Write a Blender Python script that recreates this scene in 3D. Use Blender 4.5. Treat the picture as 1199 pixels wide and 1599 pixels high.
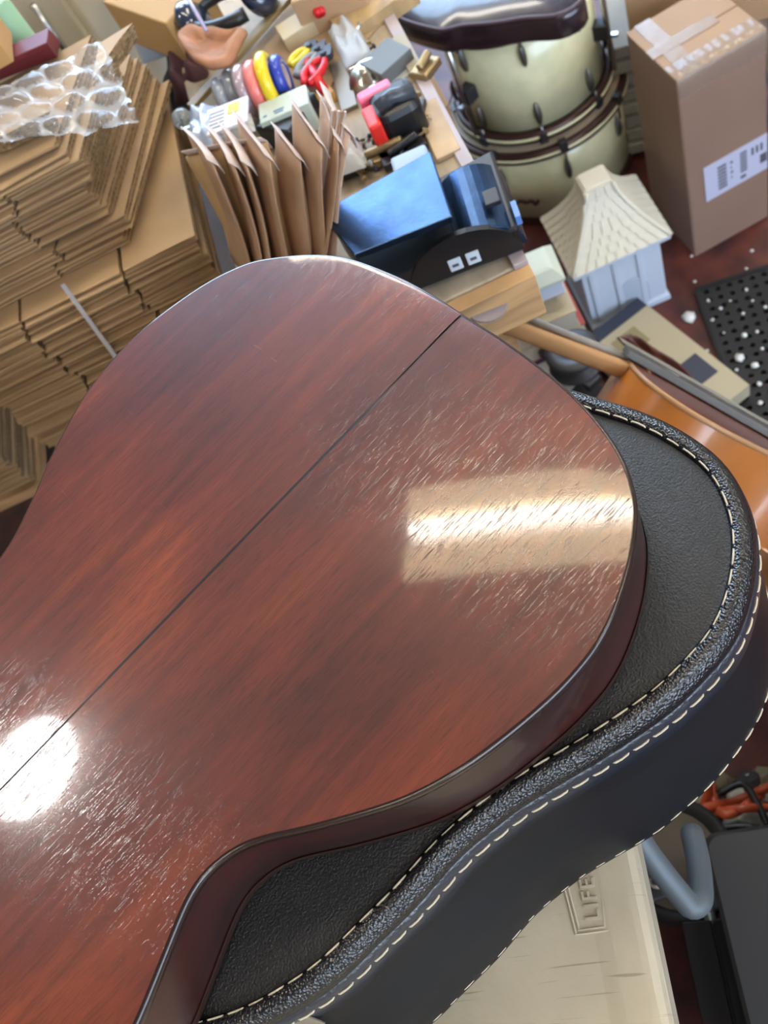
import bpy, bmesh, math, random
from mathutils import Vector, Matrix, noise
random.seed(7)
for o in list(bpy.data.objects): bpy.data.objects.remove(o)
SC = bpy.context.scene
COL = SC.collection
PI = math.pi

# ---------------------------------------------------------------- camera
CZ = 1.39
FPX = 1480.0
RIGHT = Vector((0.798234, -0.495811, -0.342044))
DOWN = Vector((-0.602348, -0.657051, -0.453278))
FWD = Vector((0.0, 0.567852, -0.823131))
cam_d = bpy.data.cameras.new('camera')
cam = bpy.data.objects.new('camera', cam_d)
COL.objects.link(cam)
cam.matrix_world = Matrix(((RIGHT.x, -DOWN.x, -FWD.x, 0), (RIGHT.y, -DOWN.y, -FWD.y, 0),
                           (RIGHT.z, -DOWN.z, -FWD.z, CZ), (0, 0, 0, 1)))
cam_d.sensor_fit = 'VERTICAL'
cam_d.sensor_height = 36.0
cam_d.lens = 36.0 * FPX / 1599.0
cam_d.clip_start = 0.02
cam_d.dof.use_dof = True
cam_d.dof.focus_distance = 0.56
cam_d.dof.aperture_fstop = 11.0
SC.camera = cam


def P(px, py, z):
    """world point at height z seen at photograph pixel px, py"""
    d = RIGHT * ((px - 599.5) / FPX) + DOWN * ((py - 799.5) / FPX) + FWD
    return Vector((0, 0, CZ)) + d * ((z - CZ) / d.z)


def PX(p):
    q = Vector(p) - Vector((0, 0, CZ))
    z = q.dot(FWD)
    return (599.5 + FPX * q.dot(RIGHT) / z, 799.5 + FPX * q.dot(DOWN) / z)


# ---------------------------------------------------------------- world, lights, exposure
w = bpy.data.worlds.new('world'); SC.world = w; w.use_nodes = True
wn = w.node_tree.nodes; wl = w.node_tree.links
bgn = wn['Background']
sky = wn.new('ShaderNodeTexSky'); sky.sky_type = 'NISHITA'; sky.sun_disc = False
sky.sun_elevation = math.radians(40); sky.sun_rotation = math.radians(200)
wl.new(sky.outputs[0], bgn.inputs[0]); bgn.inputs[1].default_value = 0.35

SC.view_settings.view_transform = 'Standard'
SC.view_settings.look = 'None'
SC.view_settings.exposure = 0.55
SC.view_settings.gamma = 1.0
SC.view_settings.use_curve_mapping = False


def area(name, loc, aim, sx, sy, power, col):
    l = bpy.data.lights.new(name, 'AREA'); l.shape = 'RECTANGLE'; l.size = sx; l.size_y = sy
    l.energy = power; l.color = col
    o = bpy.data.objects.new(name, l); COL.objects.link(o)
    o.location = loc
    o.rotation_euler = (Vector(aim) - Vector(loc)).to_track_quat('-Z', 'Y').to_euler()
    return o


# daylight entering through the two shop windows (area lights stand in the openings)
area('window_daylight', (1.2, 3.72, 1.95), (1.0, 0.5, 0.9), 3.0, 1.5, 110, (0.48, 0.70, 1.0))
area('front_window_daylight', (1.0, -2.36, 1.75), (0.6, 0.9, 0.7), 3.2, 1.5, 56, (0.60, 0.76, 1.0))

# ---------------------------------------------------------------- materials
MC = {}


def mat(name, col, rough=0.5, metal=0.0, var=0.0, vscale=8.0, stretch=(1, 1, 1), bump=0.0, bscale=60.0,
        coat=0.0, coat_rough=0.08, emis=0.0, alpha=1.0, trans=0.0, col2=None, spec=0.5, btype='noise', coords='Object',
        ior=1.45, bdist=0.002):
    if name in MC: return MC[name]
    m = bpy.data.materials.new(name); m.use_nodes = True
    nt = m.node_tree; b = nt.nodes['Principled BSDF']; L = nt.links
    b.inputs['Roughness'].default_value = rough
    b.inputs['Metallic'].default_value = metal
    b.inputs['Coat Weight'].default_value = coat
    b.inputs['Coat Roughness'].default_value = coat_rough
    b.inputs['Alpha'].default_value = alpha
    b.inputs['Transmission Weight'].default_value = trans
    b.inputs['Specular IOR Level'].default_value = spec
    b.inputs['IOR'].default_value = ior
    b.inputs['Base Color'].default_value = (*col, 1)
    if emis:
        b.inputs['Emission Color'].default_value = (*col, 1)
        b.inputs['Emission Strength'].default_value = emis
    if var or bump or col2:
        tc = nt.nodes.new('ShaderNodeTexCoord'); mp = nt.nodes.new('ShaderNodeMapping')
        mp.inputs['Scale'].default_value = stretch
        L.new(tc.outputs[coords], mp.inputs[0])
    if var or col2:
        n = nt.nodes.new('ShaderNodeTexNoise'); n.inputs['Scale'].default_value = vscale
        n.inputs['Detail'].default_value = 6; L.new(mp.outputs[0], n.inputs[0])
        r = nt.nodes.new('ShaderNodeValToRGB')
        c2 = col2 if col2 else tuple(c * (1 - var) for c in col)
        c1 = col if col2 else tuple(min(1, c * (1 + var)) for c in col)
        r.color_ramp.elements[0].position = 0.33; r.color_ramp.elements[0].color = (*c2, 1)
        r.color_ramp.elements[1].position = 0.67; r.color_ramp.elements[1].color = (*c1, 1)
        L.new(n.outputs[0], r.inputs[0]); L.new(r.outputs[0], b.inputs['Base Color'])
    if bump:
        if btype == 'voronoi':
            bn = nt.nodes.new('ShaderNodeTexVoronoi'); bn.inputs['Scale'].default_value = bscale; out = bn.outputs['Distance']
        elif btype == 'wave':
            bn = nt.nodes.new('ShaderNodeTexWave'); bn.inputs['Scale'].default_value = bscale; out = bn.outputs[1]
        else:
            bn = nt.nodes.new('ShaderNodeTexNoise'); bn.inputs['Scale'].default_value = bscale
            bn.inputs['Detail'].default_value = 4; out = bn.outputs[0]
        L.new(mp.outputs[0], bn.inputs[0])
        bu = nt.nodes.new('ShaderNodeBump'); bu.inputs['Strength'].default_value = bump
        bu.inputs['Distance'].default_value = bdist
        L.new(out, bu.inputs['Height']); L.new(bu.outputs[0], b.inputs['Normal'])
    MC[name] = m
    return m


def mahogany_back():
    """polished red-brown mahogany, grain along local X, open pores in the gloss"""
    m = bpy.data.materials.new('mahogany_back'); m.use_nodes = True
    nt = m.node_tree; N = nt.nodes; L = nt.links; b = N['Principled BSDF']
    tc = N.new('ShaderNodeTexCoord')

    def mp(s, rot=0.0):
        q = N.new('ShaderNodeMapping'); q.inputs['Scale'].default_value = s; q.inputs['Rotation'].default_value = (0, 0, rot)
        L.new(tc.outputs['Object'], q.inputs[0]); return q

    def nz(s, sc, det, rot=0.0, dist=0.0, rgh=.5):
        q = N.new('ShaderNodeTexNoise'); q.inputs['Scale'].default_value = sc; q.inputs['Detail'].default_value = det
        q.inputs['Distortion'].default_value = dist; q.inputs['Roughness'].default_value = rgh
        L.new(mp(s, rot).outputs[0], q.inputs[0]); return q

    def ramp(src, stops):
        r = N.new('ShaderNodeValToRGB'); e = r.color_ramp.elements
        e[0].position, e[0].color = stops[0][0], (*stops[0][1], 1)
        e[1].position, e[1].color = stops[1][0], (*stops[1][1], 1)
        for p, c in stops[2:]:
            x = e.new(p); x.color = (*c, 1)
        L.new(src, r.inputs[0]); return r

    def mix(kind, fac, a, c):
        q = N.new('ShaderNodeMix'); q.data_type = 'RGBA'; q.blend_type = kind
        q.inputs[0].default_value = fac
        L.new(a, q.inputs[6]); L.new(c, q.inputs[7]); return q.outputs[2]

    blot = ramp(nz((1.0, 2.2, 1), 5.5, 5, 0.1, .4).outputs[0],
                [(0.32, (0.072, 0.0125, 0.0075)), (0.72, (0.21, 0.041, 0.012)), (0.52, (0.130, 0.022, 0.0085))])
    grain = ramp(nz((1.0, 14, 1), 9, 8, 0.07, .3, .62).outputs[0], [(0.30, (0.62, 0.58, 0.58)), (0.70, (1.18, 1.15, 1.10))])
    fine = nz((1, 15, 1), 85, 3, 0.13, .2, .55)
    finer = ramp(fine.outputs[0], [(0.34, (0.60, 0.56, 0.58)), (0.50, (1, 1, 1))])
    c = mix('MULTIPLY', 1.0, blot.outputs[0], grain.outputs[0])
    c = mix('MULTIPLY', 0.85, c, finer.outputs[0])
    # sparse pale scuffs running across the grain
    sc = ramp(nz((60, 3.5, 1), 9, 2, -0.55, 1.2).outputs[0], [(0.755, (0, 0, 0)), (0.79, (0.10, 0.06, 0.045))])
    c = mix('ADD', 0.8, c, sc.outputs[0])
    L.new(c, b.inputs['Base Color'])
    b.inputs['Roughness'].default_value = 0.42
    b.inputs['Specular IOR Level'].default_value = 0.4
    b.inputs['Coat Weight'].default_value = 1.0
    b.inputs['Coat Roughness'].default_value = 0.05
    b.inputs['Coat IOR'].default_value = 1.5
    pores = N.new('ShaderNodeMath'); pores.operation = 'MINIMUM'; pores.inputs[1].default_value = 0.44
    L.new(fine.outputs[0], pores.inputs[0])
    wav = nz((1.0, 6.0, 1), 14, 2, 0.1)
    ad = N.new('ShaderNodeMath'); ad.operation = 'MULTIPLY_ADD'; ad.inputs[1].default_value = 0.04
    L.new(wav.outputs[0], ad.inputs[0]); L.new(pores.outputs[0], ad.inputs[2])
    bu = N.new('ShaderNodeBump'); bu.inputs['Strength'].default_value = 0.45; bu.inputs['Distance'].default_value = 0.0003
    L.new(ad.outputs[0], bu.inputs['Height'])
    L.new(bu.outputs[0], b.inputs['Coat Normal']); L.new(bu.outputs[0], b.inputs['Normal'])
    return m


card = mat('cardboard', (0.47, 0.31, 0.165), 0.85, var=0.14, vscale=7, bump=0.15, bscale=150)
card_top = mat('cardboard_pale', (0.50, 0.37, 0.25), 0.85, var=0.10, vscale=5)
card_dark = mat('cardboard_brown', (0.30, 0.185, 0.105), 0.8, var=0.08, vscale=4)
card_mid = mat('cardboard_tan', (0.42, 0.27, 0.15), 0.75, var=0.08, vscale=4)
flute = mat('corrugated_edge', (0.42, 0.26, 0.12), 0.9, col2=(0.07, 0.04, 0.015), vscale=230, bump=0.5, bscale=240)
kraft = mat('kraft_paper', (0.44, 0.265, 0.155), 0.62, var=0.16, vscale=14)
kraft_in = mat('kraft_pale', (0.62, 0.50, 0.44), 0.6, var=0.10, vscale=40)
white_pl = mat('white_plastic', (0.62, 0.70, 0.78), 0.45)
table_pl = mat('table_plastic', (0.46, 0.40, 0.29), 0.42, var=0.12, vscale=11, bump=0.25, bscale=140)
_nt = table_pl.node_tree; _b = _nt.nodes['Principled BSDF']; _src = _b.inputs['Base Color'].links[0].from_socket
for _k, (_rot, _st) in enumerate(((.5, 60), (-.7, 55), (1.3, 70))):
    _tc = _nt.nodes.new('ShaderNodeTexCoord'); _mp = _nt.nodes.new('ShaderNodeMapping'); _mp.inputs['Rotation'].default_value = (0, 0, _rot); _mp.inputs['Scale'].default_value = (_st, 2.2, 1); _mp.inputs['Location'].default_value = (_k * 3.3, 0, 0)
    _n = _nt.nodes.new('ShaderNodeTexNoise'); _n.inputs['Scale'].default_value = 7; _n.inputs['Detail'].default_value = 1; _n.inputs['Distortion'].default_value = .3
    _r = _nt.nodes.new('ShaderNodeValToRGB'); _r.color_ramp.elements[0].position = .70; _r.color_ramp.elements[0].color = (1, 1, 1, 1); _r.color_ramp.elements[1].position = .76; _r.color_ramp.elements[1].color = (.66, .64, .60, 1)
    _m = _nt.nodes.new('ShaderNodeMix'); _m.data_type = 'RGBA'; _m.blend_type = 'MULTIPLY'; _m.inputs[0].default_value = 1
    _nt.links.new(_tc.outputs['Object'], _mp.inputs[0]); _nt.links.new(_mp.outputs[0], _n.inputs[0]); _nt.links.new(_n.outputs[0], _r.inputs[0])
    _nt.links.new(_src, _m.inputs[6]); _nt.links.new(_r.outputs[0], _m.inputs[7]); _src = _m.outputs[2]
_nt.links.new(_src, _b.inputs['Base Color'])
grey_metal = mat('grey_powder_steel', (0.11, 0.13, 0.14), 0.5, metal=0.2)
steel = mat('bright_steel', (0.6, 0.6, 0.6), 0.25, metal=1.0)
brass = mat('brass', (0.34, 0.25, 0.13), 0.45, metal=.8)
dark_metal = mat('dark_metal', (0.05, 0.05, 0.055), 0.4, metal=0.5)
black_pl = mat('black_plastic', (0.012, 0.012, 0.014), 0.35)
black_soft = mat('black_rubber', (0.014, 0.015, 0.018), 0.62, bump=0.2, bscale=200)
black_cloth = mat('black_cloth', (0.012, 0.012, 0.015), 0.9)
pearl = mat('cream_pearl', (0.93, 0.89, 0.58), 0.3, col2=(0.76, 0.76, 0.47), vscale=22, coat=0.6)
hoop_m = mat('dark_hoop', (0.06, 0.028, 0.022), 0.3, metal=0.3)
orange_wood = mat('amber_wood', (0.42, 0.135, 0.022), 0.35, var=0.35, vscale=4, stretch=(1, 4, 1), coat=0.8, coat_rough=0.12)
red_wood = mat('red_brown_wood', (0.14, 0.035, 0.018), 0.35, var=0.3, vscale=5, stretch=(1, 5, 1), coat=0.7, coat_rough=0.15)
neck_wood = mat('neck_wood', (0.42, 0.22, 0.09), 0.4, var=0.15, vscale=12)
bench_w = mat('bench_top', (0.42, 0.34, 0.24), 0.6, var=0.3, vscale=9, stretch=(1, 3, 1))
bench_edge = mat('bench_edge_strip', (0.40, 0.33, 0.34), 0.45, var=0.1, vscale=20)
ply = mat('plywood', (0.50, 0.30, 0.14), 0.6, var=0.25, vscale=10, stretch=(1, 1, 8))
plank_w = mat('pine', (0.40, 0.27, 0.13), 0.6, var=0.25, vscale=8, stretch=(4, 4, 1))
leather = mat('suede', (0.42, 0.20, 0.11), 0.8, var=0.25, vscale=20)
maroon = mat('maroon_cloth', (0.075, 0.025, 0.032), 0.7, var=0.3, vscale=12)
blue_white = mat('clear_bag_film', (0.70, 0.78, 0.88), 0.2, alpha=0.55, bump=0.5, bscale=60)
paper = mat('white_paper', (0.72, 0.72, 0.78), 0.6)
ink = mat('print_ink', (0.10, 0.10, 0.13), 0.7)
tape_m = mat('packing_tape', (0.46, 0.33, 0.23), 0.22, alpha=0.6, bump=0.5, bscale=70, coat=.5, coat_rough=.15)


# ---------------------------------------------------------------- mesh helpers
def fin(name, bm, m, parent=None, smooth=False, bevel=0.0, mw=None, segs=2, weld=True):
    if weld: bmesh.ops.remove_doubles(bm, verts=bm.verts, dist=1e-6)
    bmesh.ops.recalc_face_normals(bm, faces=bm.faces)
    me = bpy.data.meshes.new(name)
    bm.to_mesh(me); bm.free()
    for mm in (m if isinstance(m, (list, tuple)) else [m]): me.materials.append(mm)
    if smooth:
        for p in me.polygons: p.use_smooth = True
    o = bpy.data.objects.new(name, me); COL.objects.link(o)
    if bevel:
        b = o.modifiers.new('bevel', 'BEVEL'); b.width = bevel; b.segments = segs; b.limit_method = 'ANGLE'
    if parent: o.parent = parent
    if mw is not None: o.matrix_world = mw if not parent else mw
    return o


def tag(o, label=None, cat=None, group=None, kind=None):
    if label: o['label'] = label
    if cat: o['category'] = cat
    if group: o['group'] = group
    if kind: o['kind'] = kind
    return o


def thing(name, label, cat, loc=(0, 0, 0), rz=0.0, group=None, mw=None):
    o = bpy.data.objects.new(name, None); COL.objects.link(o)
    o.empty_display_size = 0.03
    if mw is not None: o.matrix_world = mw
    else:
        o.matrix_world = Matrix.Translation(loc) @ Matrix.Rotation(rz, 4, 'Z')
    return tag(o, label, cat, group)


def frame(origin, x, z=(0, 0, 1)):
    x = Vector(x).normalized(); z = Vector(z); y = z.cross(x).normalized(); z = x.cross(y).normalized()
    o = Vector(origin)
    return Matrix(((x.x, y.x, z.x, o.x), (x.y, y.y, z.y, o.y), (x.z, y.z, z.z, o.z), (0, 0, 0, 1)))


def box(bm, x0, x1, y0, y1, z0, z1, M=None, mi=0):
    vs = [bm.verts.new((x, y, z)) for z in (z0, z1) for y in (y0, y1) for x in (x0, x1)]
    if M is not None:
        for v in vs: v.co = M @ v.co
    for f in ((0, 2, 3, 1), (4, 5, 7, 6), (0, 1, 5, 4), (2, 6, 7, 3), (0, 4, 6, 2), (1, 3, 7, 5)):
        bm.faces.new([vs[i] for i in f]).material_index = mi
    return vs


def B(*a, **k):
    bm = bmesh.new(); box(bm, *a, **k); return bm


def loft(bm, rings, close=True, cap0=False, cap1=False, mi=0):
    R = [[bm.verts.new(p) for p in r] for r in rings]
    n = len(R[0])
    for a, b in zip(R, R[1:]):
        for i in range(n if close else n - 1):
            j = (i + 1) % n
            try: bm.faces.new((a[i], a[j], b[j], b[i])).material_index = mi
            except ValueError: pass
    if cap0: bm.faces.new(R[0][::-1]).material_index = mi
    if cap1: bm.faces.new(R[-1]).material_index = mi
    return R


def tube(bm, pts, r, n=8, r2=None, cap=True):
    pts = [Vector(p) for p in pts]; rings = []
    up = Vector((0.13, 0.21, 0.97)).normalized()
    for i, p in enumerate(pts):
        d = (pts[min(i + 1, len(pts) - 1)] - pts[max(i - 1, 0)]).normalized()
        a = d.cross(up)
        if a.length < .1: a = d.cross(Vector((1, 0, 0)))
        a.normalize(); b = d.cross(a)
        rr = r if r2 is None else r + (r2 - r) * i / (len(pts) - 1)
        rings.append([p + (a * math.cos(t) + b * math.sin(t)) * rr for t in [2 * PI * k / n for k in range(n)]])
    loft(bm, rings, True, cap, cap)


def lathe(bm, prof, n=32, M=None, mi=0, cap0=True, cap1=True):
    rings = [[Vector((r * math.cos(2 * PI * k / n), r * math.sin(2 * PI * k / n), z)) for k in range(n)] for r, z in prof]
    if M is not None: rings = [[M @ p for p in r] for r in rings]
    loft(bm, rings, True, cap0, cap1, mi)


def prism(bm, pts, z0, z1, M=None, mi=0):
    rings = [[Vector((x, y, z)) for x, y in pts] for z in (z0, z1)]
    if M is not None: rings = [[M @ p for p in r] for r in rings]
    loft(bm, rings, True, True, True, mi)


def crom(P0, n=6, closed=False):
    P0 = [Vector(p) for p in P0]
    if closed: Q = [P0[-1]] + P0 + [P0[0], P0[1]]
    else: Q = [2 * P0[0] - P0[1]] + P0 + [2 * P0[-1] - P0[-2]]
    out = []
    for i in range(1, len(Q) - 2):
        a, b, c, d = Q[i - 1], Q[i], Q[i + 1], Q[i + 2]
        for k in range(n):
            t = k / n
            out.append(.5 * ((2 * b) + (c - a) * t + (2 * a - 5 * b + 4 * c - d) * t * t + (-a + 3 * b - 3 * c + d) * t ** 3))
    if not closed: out.append(P0[-1])
    return out


def resample(pts, n, closed=True):
    pts = [Vector(p) for p in pts]
    if closed: pts = pts + [pts[0]]
    L = [0]
    for a, b in zip(pts, pts[1:]): L.append(L[-1] + (b - a).length)
    out = []; j = 0
    m = n if closed else n - 1
    for i in range(n):
        s = L[-1] * i / m
        while j < len(L) - 2 and L[j + 1] < s: j += 1
        t = (s - L[j]) / max(1e-9, L[j + 1] - L[j])
        out.append(pts[j].lerp(pts[j + 1], min(1, t)))
    return out


def smooth_loop(pts, it):
    for _ in range(it):
        n = len(pts); pts = [pts[i] * .5 + (pts[i - 1] + pts[(i + 1) % n]) * .25 for i in range(n)]
    return pts


def offset_loop(pts, d):
    """offset a closed CCW 2D loop outward by d (number or function of point)"""
    n = len(pts); out = []
    for i in range(n):
        t = (pts[(i + 1) % n] - pts[i - 1]).normalized()
        nn = Vector((t.y, -t.x))
        out.append(pts[i] + nn * (d(pts[i]) if callable(d) else d))
    return out


def copy_tree(o, parent=None):
    c = o.copy(); COL.objects.link(c)
    for k in ():
        pass
    if parent is not None: c.parent = parent
    for ch in list(o.children): copy_tree(ch, c)
    return c


def struct(name, bm, m, **k):
    return tag(fin(name, bm, m, **k), kind='structure')


# ---------------------------------------------------------------- room shell
floor_m = mat('red_floor', (0.135, 0.035, 0.026), 0.4, col2=(0.04, 0.014, 0.016), vscale=16, bump=0.2, bscale=30)
wall_m = mat('cream_wall', (0.55, 0.50, 0.40), 0.8)
ceil_m = mat('off_white_ceiling', (0.27, 0.26, 0.245), 0.9)
X0, X1, Y0, Y1, ZC = -3.0, 3.6, -2.4, 3.8, 2.85
struct('floor', B(X0 - .2, X1 + .2, Y0 - .2, Y1 + .2, -.08, 0), floor_m)
struct('ceiling', B(X0 - .2, X1 + .2, Y0 - .2, Y1 + .2, ZC, ZC + .1), ceil_m)
struct('wall_right', B(X1, X1 + .15, Y0, Y1, 0, ZC), wall_m)
bm = bmesh.new()
box(bm, X0, -.7, Y0 - .15, Y0, 0, ZC); box(bm, 2.7, X1, Y0 - .15, Y0, 0, ZC)
box(bm, -.7, 2.7, Y0 - .15, Y0, 0, .95); box(bm, -.7, 2.7, Y0 - .15, Y0, 2.55, ZC)
struct('wall_front', bm, wall_m)
# far wall with the shop window opening
bm = bmesh.new()
wx0, wx1, wz0, wz1 = -.4, 2.8, 1.15, 2.75
box(bm, X0, wx0, Y1, Y1 + .15, 0, ZC); box(bm, wx1, X1, Y1, Y1 + .15, 0, ZC)
box(bm, wx0, wx1, Y1, Y1 + .15, 0, wz0); box(bm, wx0, wx1, Y1, Y1 + .15, wz1, ZC)
struct('wall_back', bm, wall_m)
wnd = struct('window_1', B(wx0, wx1, Y1 + .05, Y1 + .06, wz0, wz1), mat('window_glass', (0.9, 0.95, 1), 0.02, trans=1.0, alpha=0.3))
bm = bmesh.new()
for x in (wx0, (wx0 + wx1) / 2 - .02, wx1 - .04): box(bm, x, x + .04, Y1 - .01, Y1 + .1, wz0, wz1)
for z in (wz0, wz1 - .04): box(bm, wx0, wx1, Y1 - .012, Y1 + .1, z, z + .04)
fin('window_frame', bm, dark_metal, wnd)
struct('wall_left', B(X0 - .15, X0, Y0, Y1, 0, ZC), wall_m)
struct('window_2', B(-.7, 2.7, Y0 - .1, Y0 - .09, .95, 2.55), MC['window_glass'])

# ---------------------------------------------------------------- ceiling lamps (first two seen mirrored in the guitar, then added fill panels)
tube_m = mat('lamp_tube', (1.0, 0.96, 0.86), 0.4, emis=26.0)
diff_m = mat('lamp_diffuser', (1.0, 0.84, 0.52), 0.4, emis=4.6)
housing = mat('lamp_housing', (0.7, 0.7, 0.68), 0.4)
fa = Vector((0.05, 1.40)); fb = Vector((1.22, 0.60))
dirn = (fb - fa).normalized()
fm = frame((fa.x, fa.y, 2.80), (dirn.x, dirn.y, 0))
lamp = thing('ceiling_light', 'long ceiling batten lamp with bright tube between two cream diffusers', 'lamp', mw=fm)
Lf = (fb - fa).length
def lp(name, bm, m):
    o = fin(name, bm, m, lamp); o.matrix_world = fm; return o
lp('housing', B(0, Lf, -.15, .15, .03, .05), housing)
bm = bmesh.new(); tube(bm, [(0.02, 0, -.005), (Lf - .02, 0, -.005)], .022, 12); lp('lamp_tube', bm, tube_m)
for s in (-1, 1):
    bm = bmesh.new(); y0, y1 = sorted((s * .052, s * .145)); box(bm, 0.0, Lf, y0, y1, .010, .03); lp('diffuser', bm, diff_m)
sl = thing('pendant_lamp', 'round white frosted ceiling lamp left of the batten lamp', 'lamp', (-1.20, 1.52, 2.80))
bm = bmesh.new(); lathe(bm, [(0.02, 0.05), (.10, .05), (.10, .0), (.02, .0)], 24); fin('canopy', bm, housing, sl)
bm = bmesh.new(); lathe(bm, [(0.02, -.07), (.10, -.06), (.15, -.03), (.145, .0), (.09, .02)], 32)
fin('lamp_globe', bm, mat('lamp_globe', (1.0, 0.97, 0.95), .4, emis=34.0), sl, smooth=True)

def batten(loc, yaw, label, emis_m):  # added fill panels that brighten the room and the drums
    m_ = Matrix.Translation(loc) @ Matrix.Rotation(yaw, 4, 'Z'); t = thing('ceiling_light', label, 'lamp', mw=m_)
    for nme, b_, mm in (('housing', B(-.6, .6, -.15, .15, .03, .05), housing), ('diffuser', B(-.59, .59, -.13, .13, .005, .03), emis_m)):
        fin(nme, b_, mm, t).matrix_world = m_
fill_m = mat('fill_panel_glow', (1.0, 0.90, 0.76), .4, emis=15.0)  # glow of the added fill panels
batten((2.2, 1.5, 2.8), 1.1, 'added ceiling fill panel above the drums at the right', fill_m)
batten((1.6, -.7, 2.8), .2, 'added ceiling fill panel behind the photographer on the right', fill_m)
batten((-.9, -1.2, 2.8), .2, 'added ceiling fill panel behind the photographer on the left', fill_m)
batten((1.0, 3.0, 2.8), 0, 'added ceiling fill panel near the shop window', fill_m)

# ---------------------------------------------------------------- folding table
TZ = 0.775
e0 = P(990, 1310, TZ); e1 = P(1050, 1599, TZ)
ed = (e0 - e1).normalized()                       # along the short edge, away from the viewer
tfar = e0 + ed * 0.27
tM = frame(tfar, ed, (0, 0, 1))                  # local x: along edge (far), y: towards -x world (left), z up
table = thing('folding_table', 'scratched off-white plastic folding table under the black instrument case', 'table', mw=tM)
def tp(name, bm, m, **k):
    o = fin(name, bm, m, table, **k); o.matrix_world = tM; return o
def rrect(x0, x1, y0, y1, r, n=6):
    out = []
    for cx, cy, a in ((x1 - r, y1 - r, 0), (x0 + r, y1 - r, 90), (x0 + r, y0 + r, 180), (x1 - r, y0 + r, 270)):
        for k in range(n + 1):
            t = math.radians(a + 90 * k / n); out.append((cx + r * math.cos(t), cy + r * math.sin(t)))
    return out
TWd, TLn = 0.76, 1.83
rings = []
for ins, z, rr in ((.0, -.045, .05), (.0, -.012, .05), (.0015, -.0095, .05), (.0005, -.007, .05), (.002, -.003, .05), (.006, -.0004, .046), (.010, 0, .045),
                   (.0245, 0, .035), (.034, -.0009, .034), (.040, -.0009, .03)):
    rings.append([Vector((x, y, z)) for x, y in rrect(-TWd + ins, -ins, ins, TLn - ins, rr)])
bm = bmesh.new(); loft(bm, rings, True, True, True); tp('tabletop', bm, table_pl)
# moulded name plate in the corner, letters and outline standing proud
def P_t(px, py, z=TZ - .0009): return tM.inverted() @ P(px, py, z)
c = P_t(925, 1410)
pl = P_t(905, 1455); pr_ = P_t(955, 1450); ptop = P_t(930, 1330)
def text_mesh(s, size, ext):
    cu = bpy.data.curves.new('t', 'FONT'); cu.body = s; cu.size = size; cu.extrude = ext; cu.align_x = 'LEFT'; cu.resolution_u = 2
    cu.space_character = 1.15; cu.offset = size * 0.012
    o = bpy.data.objects.new('t', cu); COL.objects.link(o)
    bpy.context.view_layer.update()
    me = bpy.data.meshes.new_from_object(o.evaluated_get(bpy.context.evaluated_depsgraph_get()))
    bpy.data.objects.remove(o); return me
lx0 = P_t(938, 1437); 
me = text_mesh('LIFETIME', 0.0125, 0.0011)
me.materials.append(table_pl)
lt = bpy.data.objects.new('lettering', me); COL.objects.link(lt); lt.parent = table
lt.matrix_world = tM @ Matrix.Translation((lx0.x, lx0.y, -.0006))
hx0 = lx0.x - .006; yc = lx0.y + .006; hw = .0125; hl = .100
for ins in (0, .0022):
    bm = bmesh.new()
    out = [(hx0 + ins, yc - hw * .8 + ins), (hx0 + ins, yc + hw * .8 - ins), (hx0 + .05, yc + hw - ins + .002), (hx0 + hl - ins, yc + hw * .8 - ins), (hx0 + hl - ins, yc - hw * .8 + ins), (hx0 + .05, yc - hw + ins - .002)]
    tube(bm, [(x, y, -.0008) for x, y in out + out[:1]], .0009, 5, cap=False); tp('logo_outline', bm, table_pl)
for x in (-.70, -.06):
    for y in (.22, 1.6):
        pass
def leg(pts, r=.0125):
    bm = bmesh.new(); tube(bm, pts, r, 12); return tp('leg', bm, grey_metal, smooth=True)
for y in (.10, 1.62):
    leg([(-.06, y, -.045), (-.06, y, -.40), (-.06, y, -TZ + .001)]); leg([(-.70, y, -.045), (-.70, y, -TZ + .001)])
    bm = bmesh.new(); tube(bm, [(-.06, y, -.35), (-.70, y, -.35)], .011, 10); tp('cross_bar', bm, grey_metal, smooth=True)

# ---------------------------------------------------------------- instrument case
vinyl = mat('black_vinyl', (0.011, 0.011, 0.012), 0.40, bump=0.8, bscale=800, btype='noise', bdist=0.0010, spec=0.6)
vinyl_roll = mat('black_vinyl_roll', (0.006, 0.006, 0.008), 0.26, bump=0.7, bscale=720, btype='voronoi', bdist=0.0008, spec=0.9)
vinyl_wall = mat('black_vinyl_smooth', (0.006, 0.0065, 0.008), 0.45, bump=0.10, bscale=90, spec=0.35)
thread = mat('cream_thread', (0.62, 0.53, 0.38), 0.6)
LZ = 0.905                                       # lid seam height
row1 = [P(x, y, LZ).xy for x, y in [(925, 642), (978, 658), (1025, 678), (1056, 697), (1088, 719), (1113, 744), (1131, 781), (1142, 813), (1145, 850), (1142, 891), (1131, 938), (1110, 985), (1075, 1025), (1025, 1075), (994, 1097), (932, 1139), (884, 1168), (834, 1197), (780, 1230), (747, 1257), (697, 1297), (667, 1328), (614, 1390), (562, 1439), (504, 1498), (445, 1539), (381, 1574), (317, 1594)]]
rest = [(x * .933, y * .933) for x, y in [(-.285, .178), (-.315, .205), (-.345, .228), (-.40, .238), (-.55, .238), (-.64, .232), (-.79, .232), (-.80, .30), (-.79, .375), (-.64, .378), (-.55, .368), (-.40, .368), (-.335, .372)]]
rest += [P(x, y, LZ).xy for x, y in [(140, 900), (210, 800), (270, 690), (350, 610), (460, 570), (580, 560), (700, 575), (800, 602), (875, 626)]]
loop = [Vector(p) for p in row1] + [Vector(p) for p in rest]
loop = smooth_loop(resample(crom(loop, 6, True), 420), 5)
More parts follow.
